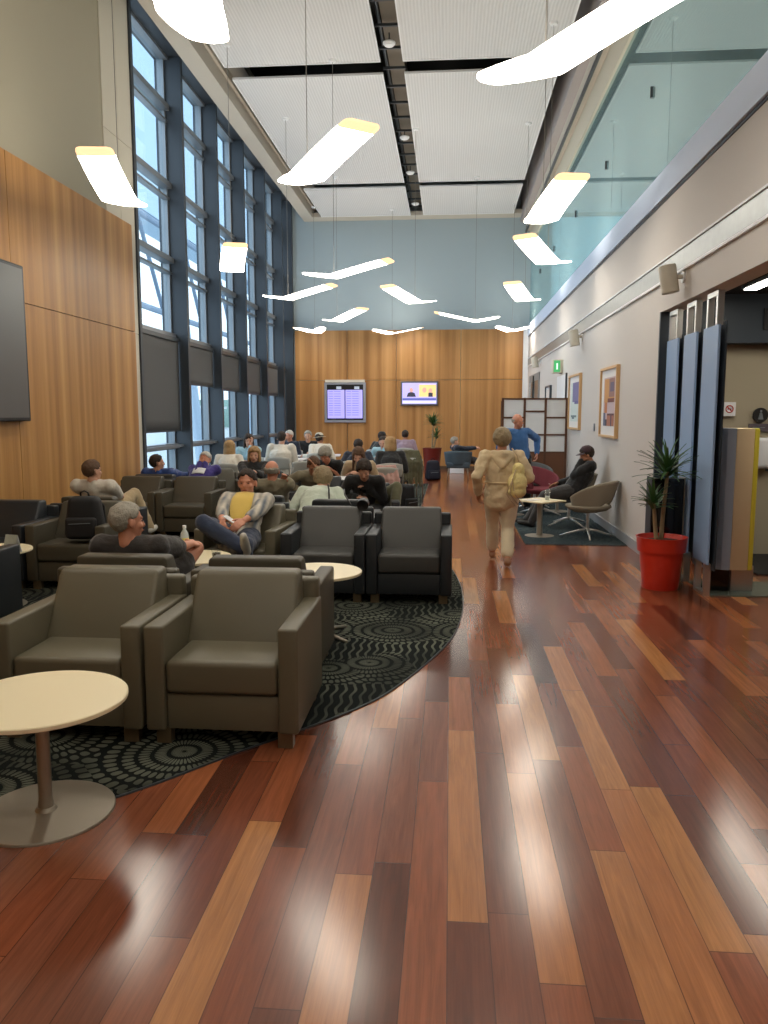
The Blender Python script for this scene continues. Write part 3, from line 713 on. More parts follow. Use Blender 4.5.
picture(11.02, 12.2, 1.33, 2.33, 'framed print in orange, brown and lilac on the right wall, nearest', [
 (.16,.86,.14,.88,(196,176,180)), (.2,.84,.5,.86,(200,146,84)), (.5,.84,.58,.86,(150,110,100)), (.58,.8,.66,.8,(96,86,112)), (.24,.4,.34,.5,(190,120,70)), (.44,.84,.5,.56,(120,66,60)), (.18,.3,.14,.34,(96,100,130)), (.42,.84,.14,.32,(170,110,84)), (.3,.42,.14,.24,(60,52,70)), (.44,.84,.3,.33,(90,50,56)), (.66,.72,.14,.3,(70,60,90))], M_pine)
picture(14.12, 15.4, 1.39, 2.38, 'framed print with a purple-blue block above pale green, second on the right wall', [
 (.14,.86,.12,.88,(206,218,214)), (.3,.86,.5,.88,(120,116,160)), (.5,.86,.46,.52,(96,96,150)), (.2,.7,.2,.24,(110,130,134)), (.3,.5,.17,.2,(90,110,120))], M_pine)
picture(18.25, 19.15, 1.7, 2.32, 'small framed print with an orange patch, farthest on the right wall', [
 (.1,.9,.1,.9,(224,214,206)), (.2,.8,.1,.55,(232,140,110))], M_frame)
t = empty('notice_board', (XR, 16.55, 2.15), 'white notice board on the right wall under the green exit sign', 'board')
MB().box(-.03, 0, -.62, .62, -.42, .3).obj('board', M_white, t); MB().box(-.035, -.0, -.65, -.62, -.42, .32).obj('frame', M_frame, t)
t = empty('exit_sign', (XR, 16.7, 2.62), 'green lit exit sign box standing off the right wall', 'sign')
MB().rbox(-.20, 0, -.16, .16, -.12, .15, .006, 2).obj('housing', M_colw, t, 'auto')
MB().box(-.185, -.06, -.166, -.159, -.1, .13).obj('green_face', emis('exit_green', (.05,.36,.12,1), .5), t)
MB().ell((-.12, -.168, .06), (.016, .003, .018)).box(-.135, -.105, -.17, -.165, -.05, .05).obj('pictogram', emis('sign_white', (.7,.9,.75,1), .6), t)
for i, (y, lab) in enumerate(((8.2, 'cream cylinder wall spotlight nearest, above the washroom opening'), (14.2, 'cream cylinder wall spotlight second along the right wall'), (20.6, 'cream cylinder wall spotlight farthest along the right wall'))):
    t = empty('wall_spotlight', (XR, y, 3.0), lab, 'spotlight', group='cream wall spotlights')
    Mt = Matrix.Translation((-.15, 0, -.02)) @ Matrix.Rotation(math.radians(-10), 4, 'Y')
    MB().lathe([(0, -.14), (.075, -.14), (.085, -.13), (.085, .12), (.08, .13), (0, .13)], 28, M=Mt).obj('spot_body', M_colw, t, 'auto')
    MB().tube([(-.1, 0, -.01), (-.05, 0, .0), (0, 0, .0)], .022, 10).obj('bracket_arm', M_colw, t, True)
    MB().lathe([(0, 0), (.06, 0), (.06, .02), (0, .02)], 20, M=Matrix.Rotation(-PI/2, 4, 'Y')).obj('wall_plate', M_white, t, 'auto')
o = MB().rbox(XR-.015, XR, 12.74, 12.84, 1.40, 1.52, .004, 1).obj('wall_switch', M_trans); tag(o, 'small grey switch plate on the right wall between the two large prints', 'switch')

# screens on the end wall
yb = YB-.06
t = empty('flight_board', (-3.16, yb, 2.0), 'lavender flight information screen with two columns on the end wall', 'screen')
MB().rbox(-.63, .63, -.06, 0, -.58, .62, .01, 1).obj('surround', plain('silver_surround', rgb(168,170,180), .4, .4), t, 'auto')
MB().box(-.60, .60, -.08, .0, .62, .70).obj('top_bar', plain('pale_bar', rgb(220,212,196), .5), t)
MB().box(-.55, .55, -.066, -.06, -.5, .56).obj('screen_surround', M_black, t)
for i, s in enumerate((-1, 1)):
    c0 = -.53 if s < 0 else .015
    MB().box(c0, c0+.515, -.069, -.066, -.45, .40).obj('display_column', emis('lavender_screen', (.34, .31, .80, 1), .62), t)
    rows = MB()
    for k in range(11):
        z = .35-k*.07
        rows.box(c0+.03, c0+.17, -.0705, -.069, z-.012, z+.012); rows.box(c0+.2, c0+.40, -.0705, -.069, z-.012, z+.012); 
    rows.obj('text_rows', emis('screen_text', (.20, .20, .55, 1), .5), t)
    MB().box(c0+.1, c0+.25, -.0705, -.069, -.49, -.455).obj('footer_mark', M_frame, t)
    MB().box(c0+.27, c0+.42, -.0705, -.069, .42, .5).obj('header_mark', emis('header_grey', (.3,.34,.4,1), .6), t)
t = empty('television', (-.92, yb, 2.29), 'small television showing two people on the end wall', 'television')
MB().rbox(-.56, .56, -.07, 0, -.36, .36, .01, 1).obj('bezel', plain('tv_bezel', rgb(96,100,108), .4), t, 'auto')
MB().box(-.51, .51, -.074, -.07, -.31, .31).obj('picture_field', emis('tv_field', (.42,.38,.80,1), .6), t)
MB().box(-.01, .50, -.076, -.074, -.1, .26).obj('right_picture', emis('tv_warm', (.8,.55,.22,1), .55), t)
hd = MB(); hd.ell((-.24, -.077, .1), (.055, .002, .07)); hd.obj('presenter_face', emis('tv_skin', (.6,.34,.28,1), .5), t)
MB().prism([(-.38, -.1), (-.1, -.1), (-.14, .01), (-.2, .035), (-.28, .035), (-.34, .01)], -.0, .002, Matrix.Translation((0, -.0765, 0)) @ Matrix.Rotation(PI/2, 4, 'X')).obj('presenter_suit', emis('tv_dark', (.03,.03,.05,1), .5), t)
hd = MB(); hd.ell((.15, -.078, .1), (.06, .002, .075)); hd.ell((.33, -.078, .08), (.055, .002, .07)); hd.obj('guest_faces', MC['tv_skin'], t)
MB().box(.27, .4, -.0795, -.0765, -.1, .02).obj('guest_suit', MC['tv_dark'], t)
MB().box(-.5, .5, -.0765, -.074, -.2, -.14).obj('news_ticker', emis('tv_blue', (.08,.1,.35,1), .6), t)
MB().box(-.5, .5, -.0765, -.074, -.29, -.22).obj('news_banner', emis('tv_white', (.6,.58,.9,1), .6), t)
# big dark screen on left wall
t = empty('wall_screen', (XL+.07, 7.0, 2.42), 'large switched-off screen on the wood wall at the left edge', 'screen')
MB().rbox(0, .09, -1.5, 1.53, -.84, .84, .01, 1).obj('bezel', M_black, t, 'auto')
MB().box(.09, .093, -1.47, 1.49, -.80, .80).obj('panel', plain('off_screen', rgb(96,94,92), .3), t)

# ------------------------------------------------------------------ shoji style divider
t = empty('screen_divider', (0, 15.6, 0), 'brown lattice screen divider with milky panes behind the man in blue', 'screen')
M_brn = plain('walnut_frame', rgb(96,62,42), .5)
M_milk = plain('milky_pane', rgb(238,243,246), .4, spec=.3)
MB().box(1.02, 2.24, .0, .012, .92, 1.95).obj('pane', M_milk, t)
MB().box(1.02, 2.24, -.012, .024, .06, .92).obj('lower_panel', plain('walnut_panel', rgb(112,72,48), .5), t)
for x in (1.02, 1.44, 1.84, 2.24): MB().box(x-.022, x+.022, -.022, .034, 0, 1.98).obj('stile', M_brn, t)
for x0, x1, z in ((1.02, 2.24, 1.96), (1.02, 2.24, .93), (1.02, 1.44, 1.60), (1.44, 1.84, 1.72), (1.44, 1.84, 1.27), (1.84, 2.24, 1.60), (1.84, 2.24, 1.27), (1.02, 1.44, 1.2)):
    MB().box(x0+.023, x1-.023, -.018, .03, z-.016, z+.016).obj('rail', M_brn, t)
Mr = Matrix.Translation((1.0, 0, 0)) @ Matrix.Rotation(math.radians(-105), 4, 'Z')
MB().box(-.5, -.03, 0, .012, .9, 1.9, Mr).obj('folded_pane', M_milk, t)
MB().box(-.5, -.03, -.01, .02, .06, .9, Mr).obj('folded_panel', MC['walnut_panel'], t)
for x in (-.5, -.03): MB().box(x-.02, x+.02, -.02, .032, 0, 1.92, Mr).obj('stile', M_brn, t)
for z in (1.9, 1.5, 1.1): MB().box(-.48, -.05, -.014, .026, z-.014, z+.014, Mr).obj('rail', M_brn, t)

# ------------------------------------------------------------------ washroom partition, kiosk, bin, plants
M_bluep = plain('powder_blue_panel', rgb(146,176,214), .4)
for i, (y0, y1, zt, lab) in enumerate(((8.52, 8.92, 2.44, 'farthest from the camera'), (7.89, 8.29, 2.44, 'middle one'), (7.26, 7.68, 2.44, 'nearest the silver dispenser'))):
    t = empty('partition_panel', (2.36, (y0+y1)/2, 0), 'tall powder blue partition panel in a chrome frame, '+lab+' of three', 'partition', group='blue partition panels')
    h = (y1-y0)/2
    MB().rbox(-.03, -.008, -h, h, .3, zt, .004, 1).obj('blue_panel', M_bluep, t, 'auto')
    MB().box(.026, .04, -h-.03, h+.0, .25, zt+.03).obj('dark_backing', M_navy, t)
    q = .13
    for s in (-1, 1): MB().box(-.028, .028, s*q-.022, s*q+.022, 0, .3).obj('lower_leg', M_chrome, t)
    for s in (-1, 1): MB().box(-.028, .028, s*q-.022, s*q+.022, zt, 2.74).obj('upper_post', M_chrome, t)
    MB().box(-.028, .028, -q+.022, q-.022, 2.695, 2.74).obj('upper_crossbar', M_chrome, t)
    MB().box(-.028, .028, -q+.022, q-.022, 0.0, .03).obj('lower_crossbar', M_chrome, t)
t = empty('dispenser_kiosk', (2.60, 7.62, 0), 'silver and cream sanitiser dispenser kiosk with a yellow edge on a glass base plate', 'kiosk')
MB().box(-.22, 1.1, -.30, .35, 0, .012).obj('base_plate', plain('smoked_glass_plate', rgb(96,104,96), .08), t)
MB().box(-.14, .02, -.1, .12, .012, .25).obj('black_leg', M_blackg, t)
MB().box(.04, .24, -.1, .12, .012, .25).obj('mirror_leg', M_chrome, t)
pr = [(-.24, .16), (-.24, -.02), (-.07, -.15), (.0, -.17), (.0, .16)]
MB().prism(pr, .22, 1.53).obj('silver_side', plain('satin_silver', rgb(168,184,208), .3, .15), t)
MB().rbox(.001, .16, -.175, .16, .22, 1.53, .01, 2).obj('cream_front', plain('cream_steel', rgb(226,204,166), .35), t, 'auto')
MB().rbox(.161, .205, -.17, .16, .22, 1.53, .01, 2).obj('yellow_edge', plain('lemon_edge', rgb(226,212,70), .4), t, 'auto')
t = empty('waste_bin', (2.15, 8.05, 0), 'tall black waste cabinet with a silver side post behind the red pot', 'bin')
MB().rbox(-.15, .15, -.1, .1, .04, 1.03, .008, 2).obj('cabinet', M_blackg, t, 'auto')
MB().box(-.162, -.152, -.1, .1, 0, 1.04).obj('side_post', M_frame, t)
MB().box(.152, .162, -.1, .1, 0, 1.04).obj('side_post', M_steel, t)
# niche signs, dispenser and lamp
t = empty('no_smoking_sign', (3.24, 9.57, 1.72), 'white square no-smoking sign at the edge of the khaki wall', 'sign')
MB().box(-.07, .07, 0, .02, -.08, .08).obj('plate', M_white, t)
rg = MB(); rg.tube([(.04*math.cos(k*PI/16), -.002, .04*math.sin(k*PI/16)) for k in range(33)], .006, 6)
rg.box(-.037, .037, -.003, 0, -.006, .006, Matrix.Rotation(math.radians(45), 4, 'Y')); rg.obj('red_ring', plain('sign_red', rgb(196,60,48), .5), t)
MB().box(-.024, .02, -.0015, 0, -.006, .006).obj('cigarette', M_frame, t)
t = empty('washroom_sign', (3.6, 9.6, 1.65), 'round dark washroom pictogram above a dark plaque on the khaki wall', 'sign')
MB().lathe([(0, 0), (.085, 0), (.085, .02), (0, .02)], 32, M=Matrix.Rotation(PI/2, 4, 'X')).obj('disc', M_dark, t, 'auto')
pc = MB(); pc.ell((0, -.023, .045), (.013, .003, .014)); pc.prism([(-.03,-.05),(.03,-.05),(.012,.028),(-.012,.028)], 0, .003, Matrix.Translation((0,-.021,0)) @ Matrix.Rotation(PI/2, 4, 'X')); pc.obj('pictogram', M_trans, t)
MB().box(-.12, .34, -.01, .02, -.19, -.1).obj('plaque', plain('plum_grey', rgb(92,84,92), .5), t)
MB().box(-.08, .06, -.012, -.01, -.15, -.14).obj('plaque_marks', M_trans, t)
t = empty('towel_dispenser', (3.66, 9.62, 1.2), 'white wall dispenser partly hidden by the kiosk', 'dispenser')
MB().rbox(-.13, .13, -.14, 0, -.17, .19, .05, 4).obj('dispenser_body', M_white, t, 'auto')
MB().box(.02, .07, -.13, -.05, -.2, -.17).obj('dispensing_slot', M_frame, t)
t = empty('ceiling_strip_lamp', (3.12, 7.8, 2.96), 'lit strip lamp on the dark washroom ceiling', 'lamp', math.radians(0))
MB().rbox(-.09, .09, -1.0, 1.0, 0, .04, .01, 1).obj('housing', M_trans, t, 'auto')
MB().box(-.06, .06, -.98, .98, -.012, 0).obj('tube', emis('strip_light', (1, .93, .8, 1), 16), t)
t2 = copy_tree(t, (4.7, 7.8, 2.96), 0, 'added strip light out of view, brightening the washroom niche')  # unseen lamp, added because the niche was too dark
t3 = copy_tree(t, (6.1, 7.8, 2.96), 0, 'added strip light out of view, deepest in the washroom passage')  # another added lamp out of view, more fill for the niche
o = MB().rbox(3.5, 3.78, 9.38, 9.40, 2.6, 2.84, .004, 1).obj('bulkhead_sign', M_black); tag(o, 'small dark pictogram sign on the dark bulkhead above the washrooms', 'sign')
def leafy(name, x, y, label, pot_prof, potm, stems, scale=1.0):
    t = empty(name, (x, y, 0), label, 'plant')
    pt = MB().lathe(pot_prof, 48).obj('pot', potm, t, 'auto')
    rt = max(p[0] for p in pot_prof)
    zt = max(p[1] for p in pot_prof)
    MB().lathe([(0, zt-.05), (rt*.88, zt-.05), (rt*.88, zt-.045), (0, zt-.04)], 32).obj('soil', plain('soil', rgb(60,44,32), .95, bump=.5, bscale=60), pt)
    for sx, sy, h, top, nl, ll in stems:
        tr = MB(); pts = [(sx+(top[0]-sx)*u, sy+(top[1]-sy)*u+.015*math.sin(u*5), zt-.05+(h-zt+.05)*u) for u in [i/8 for i in range(9)]]
        tr.tube(pts, [.022*scale-.006*scale*i/8 for i in range(9)], 10); tr.obj('trunk', plain('cane_bark', rgb(150,128,96), .8, bump=.3, bscale=40, var=.2, vscale=40), t, True)
        lv = MB(); rnd = random.Random(int(h*1000))
        for k in range(nl):
            a = rnd.uniform(0, 2*PI); e = rnd.uniform(.0, 1.5); L = ll*rnd.uniform(.75, 1.1); wd = .019*scale*rnd.uniform(.8, 1.2)
            dr = Vector((math.cos(a), math.sin(a), 0)); sd = Vector((-math.sin(a), math.cos(a), 0))
            p = Vector((top[0], top[1], h-.08+.1*k/nl)); vs = []; ns = 7
            ang = e
            for i in range(ns+1):
                u = i/ns; ww = wd*(1.1-u)**.7*min(1, .5+u*4)
                if i == ns: ww = .0008
                nrm = Vector((-math.sin(ang)*dr.x, -math.sin(ang)*dr.y, math.cos(ang)))
                vs += [p-sd*ww+nrm*.004, p, p+sd*ww+nrm*.004]
                p = p+(dr*math.cos(ang)+Vector((0,0,math.sin(ang))))*L/ns; ang -= .6/ns*(.5+u)
            fs = []
            for i in range(ns):
                for j in (0, 1): fs.append((i*3+j, i*3+j+1, i*3+j+4, i*3+j+3))
            lv.add(vs, fs)
        lv.obj('leaf_crown', plain('palm_leaf', rgb(66,104,56), .45, var=.3, vscale=6), t, True)
    return t
M_redpot = plain('glossy_red_plastic', rgb(208,52,34), .28)
leafy('potted_dracaena', 2.03, 7.66, 'spiky green dracaena in a bright red plastic pot by the blue panels',
      [(.0, 0), (.165, 0), (.17, .01), (.2, .36), (.222, .362), (.235, .49), (.24, .5), (.225, .5), (.2, .44), (0, .44)], M_redpot,
      [(.0, .02, 1.12, (.03, .03), 80, .33), (-.05, -.02, .83, (-.10, -.03), 45, .25)])
leafy('potted_palm', -.50, 22.6, 'far spiky plant in a tall dark red planter before the end wall',
      [(.0, 0), (.2, 0), (.27, .7), (.28, .72), (.25, .72), (.24, .66), (0, .66)], plain('maroon_planter', rgb(112,34,26), .4),
      [(.0, 0, 1.4, (.03, 0), 70, .38), (.04, 0, 1.05, (.12, 0), 35, .28)], 1.3)
o = MB().rbox(.0, .42, 22.4, 22.7, .22, .42, .01, 1).obj('socket_box', M_colw); 
o2 = MB().rbox(.01, .41, 22.42, 22.68, 0, .22, .01, 1); o2.obj('box_base', M_white, o)
tag(o, 'small pale box on the floor beside the far red planter', 'box')
# far tub chair
t = empty('tub_chair', (.22, 20.5, 0), 'blue-grey tub chair on thin steel legs, alone near the end wall', 'chair', PI)
def tub(u, v):
    a = (u-.5)*2*math.radians(115); z = .38+(.36-.08*(1-math.cos(a))/2)*v
    r = .30+.04*v; return (r*math.sin(a)*1.08, r*math.cos(a), z)
MB().grid(tub, 30, 6, thick=.05).obj('shell', plain('petrol_fabric', rgb(70,84,94), .9), t, True)
MB().rbox(-.3, .3, -.3, .28, .3, .45, .04, 3).obj('seat', MC['petrol_fabric'], t, 'auto')
for sx in (-1, 1):
    for sy in (-1, 1): MB().tube([(sx*.24, sy*.22, .31), (sx*.27, sy*.25, 0)], .012, 8).obj('leg', M_steel, t, True)
t['label'] = t['label']
# backpack on the armchair seat
def backpack(x, y, z, rz, label, m, sx=1.0, sz=1.0):
    t = empty('backpack', (x, y, z), label, 'backpack', rz); t.scale = (1, 1, sz)
    b = MB().rbox(-.17*sx, .17*sx, -.1, .1, 0, .50, .07, 5)
    b.v = [(v[0]*(1-.28*max(0, v[2]-.2)/.3), v[1]*(1-.2*v[2]), v[2]) for v in b.v]; b.obj('main_compartment', m, t, 'auto')
    MB().rbox(-.13*sx, .13*sx, -.17, -.09, .03, .27, .035, 4).obj('front_pocket', m, t, 'auto')
    MB().tube([(-.04, .02, .48), (-.035, .0, .54), (0, 0, .56), (.035, 0, .54), (.04, .02, .48)], .009, 8).obj('grab_handle', m, t, True)
    MB().tube([(-.1, -.176, .2), (.1, -.176, .21)], .004, 6).obj('zip', M_trans, t)
    for s in (-1, 1): MB().tube([(s*.08, .1, .46), (s*.12, .17, .36), (s*.13, .16, .15), (s*.12, .1, .05)], .016, 8).obj('shoulder_strap', m, t, True)
    return t
M_blk = plain('black_nylon', rgb(22,22,24), .7, bump=.2, bscale=400)
backpack(-3.45, 7.2, .475, .12, 'black backpack standing on the seat of a dark taupe armchair', M_blk, 1.1, .82)
backpack(-.72, 13.2, 0.0, .8, 'dark backpack on the floor beside the end of the cafe tables', M_blk)
t = backpack(-.42, 20.2, 0, .3, 'navy rucksack standing near the far red planter', plain('navy_nylon', rgb(28,32,48), .8), 1.2)

# ------------------------------------------------------------------ people
CL = bpy.data.textures.new('cloth_folds', 'CLOUDS'); CL.noise_scale = .07; CL.noise_depth = 2
HT = bpy.data.textures.new('hair_tufts', 'CLOUDS'); HT.noise_scale = .025; HT.noise_depth = 1
def blob(mb, pts, rad):
    """swept tapered limb; rad items are r or (rx, ry) with x kept near the local X axis"""
    pts = [Vector(p) for p in pts]
    for (p, q, r0, r1) in zip(pts, pts[1:], rad, rad[1:]):
        d = (q-p); L = d.length
        if L < 1e-5: continue
        d.normalize(); r0 = r0 if isinstance(r0, tuple) else (r0, r0); r1 = r1 if isinstance(r1, tuple) else (r1, r1)
        X = Vector((1, 0, 0)) if abs(d.x) < .9 else Vector((0, 1, 0))
        Y = d.cross(X).normalized(); X = Y.cross(d).normalized()
        vs = []; n = 14
        for c, r in ((p, r0), (q, r1)):
            for k in range(n):
                t = 2*PI*k/n; vs.append(c+X*(r[0]*math.cos(t))+Y*(r[1]*math.sin(t)))
        fs = [(k, (k+1) % n, n+(k+1) % n, n+k) for k in range(n)]+[tuple(reversed(range(n))), tuple(range(n, 2*n))]
        mb.add(vs, fs)
    for i, p in enumerate(pts):
        r = rad[i]
        if isinstance(r, tuple):
            d = (pts[min(i+1, len(pts)-1)]-pts[max(i-1, 0)]).normalized(); X = Vector((1,0,0)); Y = d.cross(X).normalized(); X = Y.cross(d)
            R = Matrix((X, Y, d)).transposed(); mb.ell(p, (r[0], r[1], min(r)*.8), R, 14, 8)
        else: mb.ell(p, r, None, 12, 8)
def remesh(mb, name, mat, vox, parent=None, smooth=3, disp=None, dstr=0, loc=None, rz=0):
    bm_ok = MB(); bm_ok.v = mb.v; bm_ok.f = mb.f
    o = bm_ok.obj(name+'_tmp', mat)
    m = o.modifiers.new('r', 'REMESH'); m.mode = 'VOXEL'; m.voxel_size = vox
    if disp:
        d = o.modifiers.new('d', 'DISPLACE'); d.texture = disp; d.strength = dstr; d.mid_level = .5; d.texture_coords = 'LOCAL'
    if smooth:
        s = o.modifiers.new('s', 'SMOOTH'); s.factor = .5; s.iterations = smooth
    dg = bpy.context.evaluated_depsgraph_get(); dg.update()
    me = bpy.data.meshes.new_from_object(o.evaluated_get(dg)); me.name = name
    me.polygons.foreach_set('use_smooth', [True]*len(me.polygons))
    if not me.materials: me.materials.append(mat)
    old = o.data; bpy.data.objects.remove(o); bpy.data.meshes.remove(old)
    r = bpy.data.objects.new(name, me); C.objects.link(r)
    if parent: r.parent = parent
    if loc: r.location = loc
    if rz: r.rotation_euler.z = rz
    return r
def ik(S_, T, a, b, pole):
    d = T-S_; L = min(d.length, (a+b)*.995); n = d.normalized(); T = S_+n*L
    x = (a*a-b*b+L*L)/(2*L); h = math.sqrt(max(0, a*a-x*x))
    p = Vector(pole); p = (p-n*p.dot(n))
    p = p.normalized() if p.length > 1e-4 else Vector((0,0,1))
    return S_+n*x+p*h, T
def hand(mb, W, d, n, side, curl=.6, s=1.0):
    d = d.normalized(); n = (n-d*n.dot(d)).normalized(); x = d.cross(n)*side    # x towards the thumb
    x = x.normalized()
    for k in range(4): 
        o = x*(.026-.0165*k)*s
        blob(mb, [W+o*.6+d*.01*s, W+o+d*.045*s, W+o+d*.085*s], [.014*s, .0145*s, .0125*s])
    L = [.036, .042, .039, .03]
    for k in range(4):
        o = x*(.028-.0185*k)*s; p = W+o+d*.088*s; a = curl*(.5+.1*k); pts = [p]
        for seg, f in enumerate((1, .75, .55)):
            dd = d*math.cos(a)+n*math.sin(a); p = p+dd*L[k]*f*s; pts.append(p); a += curl*.8
        blob(mb, pts, [.0105*s, .0098*s, .009*s, .008*s])
    p0 = W+x*.026*s+d*.02*s; p1 = p0+(x*.7+d*.7+n*.25).normalized()*.042*s; p2 = p1+(x*.25+d*.85+n*.45).normalized()*.034*s; p3 = p2+(d*.85-x*.1+n*.5).normalized()*.026*s
    blob(mb, [p0, p1, p2, p3], [.0155*s, .013*s, .0105*s, .009*s])
SK = {'fair': plain('fair_skin', rgb(208,158,132), .5, var=.08, vscale=14), 'pink': plain('ruddy_skin', rgb(204,140,112), .5, var=.08, vscale=14), 'tan': plain('tanned_skin', rgb(176,122,92), .5, var=.08, vscale=14)}
def hair_mat(name, c): return plain(name, c, .75, var=.35, vscale=60, bump=.5, bscale=120)
HR = {'grey': hair_mat('grey_hair', rgb(152,146,134)), 'white': hair_mat('white_hair', rgb(196,190,180)), 'dark': hair_mat('dark_brown_hair', rgb(48,36,28)), 'brown': hair_mat('brown_hair', rgb(92,66,46)), 'blond': hair_mat('blond_hair', rgb(166,132,88)), 'ash': hair_mat('ash_hair', rgb(146,128,98))}
M_eye = plain('dark_eye', rgb(30,24,22), .3)
M_lip = plain('lip', rgb(160,84,76), .5)
def cloth(name, c, r=.85): return plain(name, c, r, bump=.35, bscale=90, var=.1, vscale=9, sheen=.2)
WIDE = {}
def person(hx, hy, rz, ztop, label, skin='fair', hair=('short', 'brown'), shirt=None, sleeve=1.0, trousers=None, leg_cut=1.0, mode='sit', seat=.44, back=False, nod=0, turn=0, tilt=0,
           arms=((-.12,.30,.14),(.12,.30,.14)), poles=((-.4,-.5,-1),(.4,-.5,-1)), feet=None, kpoles=((0,.6,1),(0,.6,1)), shoes=None, s=1.0, fat=1.0, curl=.7, hem=-.06, face=True, hat=None, vox=.009, collar=None, sock=0, hands_n=None, hip_h=None, wide=0, fold=.02, side=0):
    hipz = (seat+.10) if mode == 'sit' else (hip_h or .90*s)
    target = (ztop-hipz)
    best = 0; be = 9
    for k in range(0, 90):
        l = math.radians(k); e = abs(.48*s*math.cos(l)+.265*s*math.cos((-l*.08 if back else l*.3)+nod) - target)
        if e < be-1e-6: be = e; best = l
    l = -best if back else best
    hl = l*(.08 if back else .3)+nod
    H0 = Vector((0, 0, hipz)); up = Vector((math.sin(side), math.sin(l), math.cos(l))).normalized()
    def sp(t, dx=0, dy=0):
        bow = .05*math.sin(min(1, t/.5)*PI)*(1 if not back else -.4)*abs(math.sin(l)) * -1
        return H0+up*(t*s)+Vector((dx*s, 0, 0))+Vector((0, math.cos(l), -math.sin(l)))*(dy*s+bow)
    hu = Vector((0, math.sin(hl), math.cos(hl)))
    neck = sp(.475); hc = neck+hu*((.132 if back else .150)*s)+Vector((0, .012, 0))
    headp = Vector((hc.x, hc.y, 0))
    R = Matrix.Rotation(-hl, 3, 'X') @ Matrix.Rotation(tilt, 3, 'Y') @ Matrix.Rotation(turn, 3, 'Z')
    c, sn = math.cos(rz), math.sin(rz)
    ox, oy = hx-(c*headp.x-sn*headp.y), hy-(sn*headp.x+c*headp.y)
    # ---------- joints
    sh = [sp(.435, -.185*(.9+.1*fat)), sp(.435, .185*(.9+.1*fat))]
    if hands_n is None: hands_n = (Vector((.6,0,-.8)), Vector((-.6,0,-.8)))
    wr = []; el = []
    for i in (0, 1):
        T = arms[i]
        if T == 'ear': T = hc+R @ Vector(((-.10, .10)[i], .05, -.13))*s
        elif isinstance(T, str):
            T = hc+R @ Vector(((-.05, .05)[i] if T == 'cheek' else (-.03, .03)[i], .10, -.05 if T == 'cheek' else .03))*s
        else: T = H0+Vector(T)*s
        e, w_ = ik(sh[i], Vector(T), .285*s, .255*s, poles[i]); el.append(e); wr.append(w_)
    hips = [H0+Vector((-.09*s, 0, 0)), H0+Vector((.09*s, 0, 0))]
    if feet is None: feet = ((-.11, .46, .085), (.11, .46, .085))
    kn = []; an = []
    for i in (0, 1):
        e, w_ = ik(hips[i], Vector(feet[i]), .43*s, .43*s, kpoles[i]); kn.append(e); an.append(w_)
    # ---------- body: one surface
    b = MB()
    blob(b, [sp(0), sp(.15), sp(.3), sp(.41), sp(.455)], [(.155*s*fat,.11*s*fat), (.14*s*fat,.10*s*fat), (.155*s*fat,.11*s*fat), (.15*s,.09*s), (.09*s,.07*s)])
    blob(b, [sp(.43), neck, hc-hu*.06*s], [.065*s, .056*s, .055*s])
    for i in (0, 1):
        blob(b, [sp(.41), sh[i]], [.07*s, .055*s])
        blob(b, [sh[i], sh[i].lerp(el[i], .4), el[i], el[i].lerp(wr[i], .35), wr[i]], [.052*s*fat, .047*s*fat, .038*s, .040*s, .026*s])
        dirn = (wr[i]-el[i]).normalized(); hand(b, wr[i], dirn, Vector(hands_n[i]), 1 if i else -1, curl, s)
        blob(b, [hips[i], hips[i].lerp(kn[i], .5), kn[i], kn[i].lerp(an[i], .35), an[i]], [.088*s*fat, .075*s*fat, .055*s, .056*s, .036*s])
        fd = Vector((0, 1, 0)) if abs((an[i]-kn[i]).normalized().z) > .6 else (Vector((0, .5, .6)))
        fd = (fd-(an[i]-kn[i]).normalized()*fd.dot((an[i]-kn[i]).normalized())*.4).normalized()
        heel = an[i]+(an[i]-kn[i]).normalized()*.04*s-fd*.03*s
        blob(b, [an[i], heel, heel+fd*.12*s, heel+fd*.2*s], [.036*s, .034*s, .034*s, .024*s])
    s0 = s; s = s*1.07
    HP = lambda x, y, z: hc+R @ (Vector((x, y, z))*s)
    b.ell(HP(0,-.012,.028), (.074*s,.092*s,.086*s), R, 20, 14)
    b.ell(HP(0,.020,-.02), (.060*s,.068*s,.088*s), R, 18, 12)
    b.ell(HP(0,.042,-.072), (.040*s,.042*s,.034*s), R, 14, 9)
    blob(b, [HP(0,.082,.012), HP(0,.100,-.022)], [.009*s, .0135*s])
    b.ell(HP(.0,.074,.026), (.05*s,.014*s,.010*s), R)
    for q in (-1, 1):
        b.ell(HP(q*.076,-.004,-.008), (.010*s,.020*s,.031*s), R)
        b.ell(HP(q*.042,.062,-.022), (.020*s,.018*s,.018*s), R)
    b.ell(HP(0,.086,-.052), (.024*s,.010*s,.010*s), R)
    body = remesh(b, 'person', SK[skin], vox*.85 if vox > .007 else vox, None, 2, loc=(ox, oy, 0), rz=rz)
    tag(body, label, 'person')
    if face:
        e = MB()
        for q in (-1, 1): MB().ell(HP(q*.030,.079,.006), (.010*s,.005*s,.0035*s), R).obj('eye', M_eye, body, True)
        e = MB(); e.ell(HP(0,.093,-.052), (.021*s,.006*s,.0055*s), R); e.obj('lips', M_lip, body, True)
    # ---------- hair
    style, hcol = hair
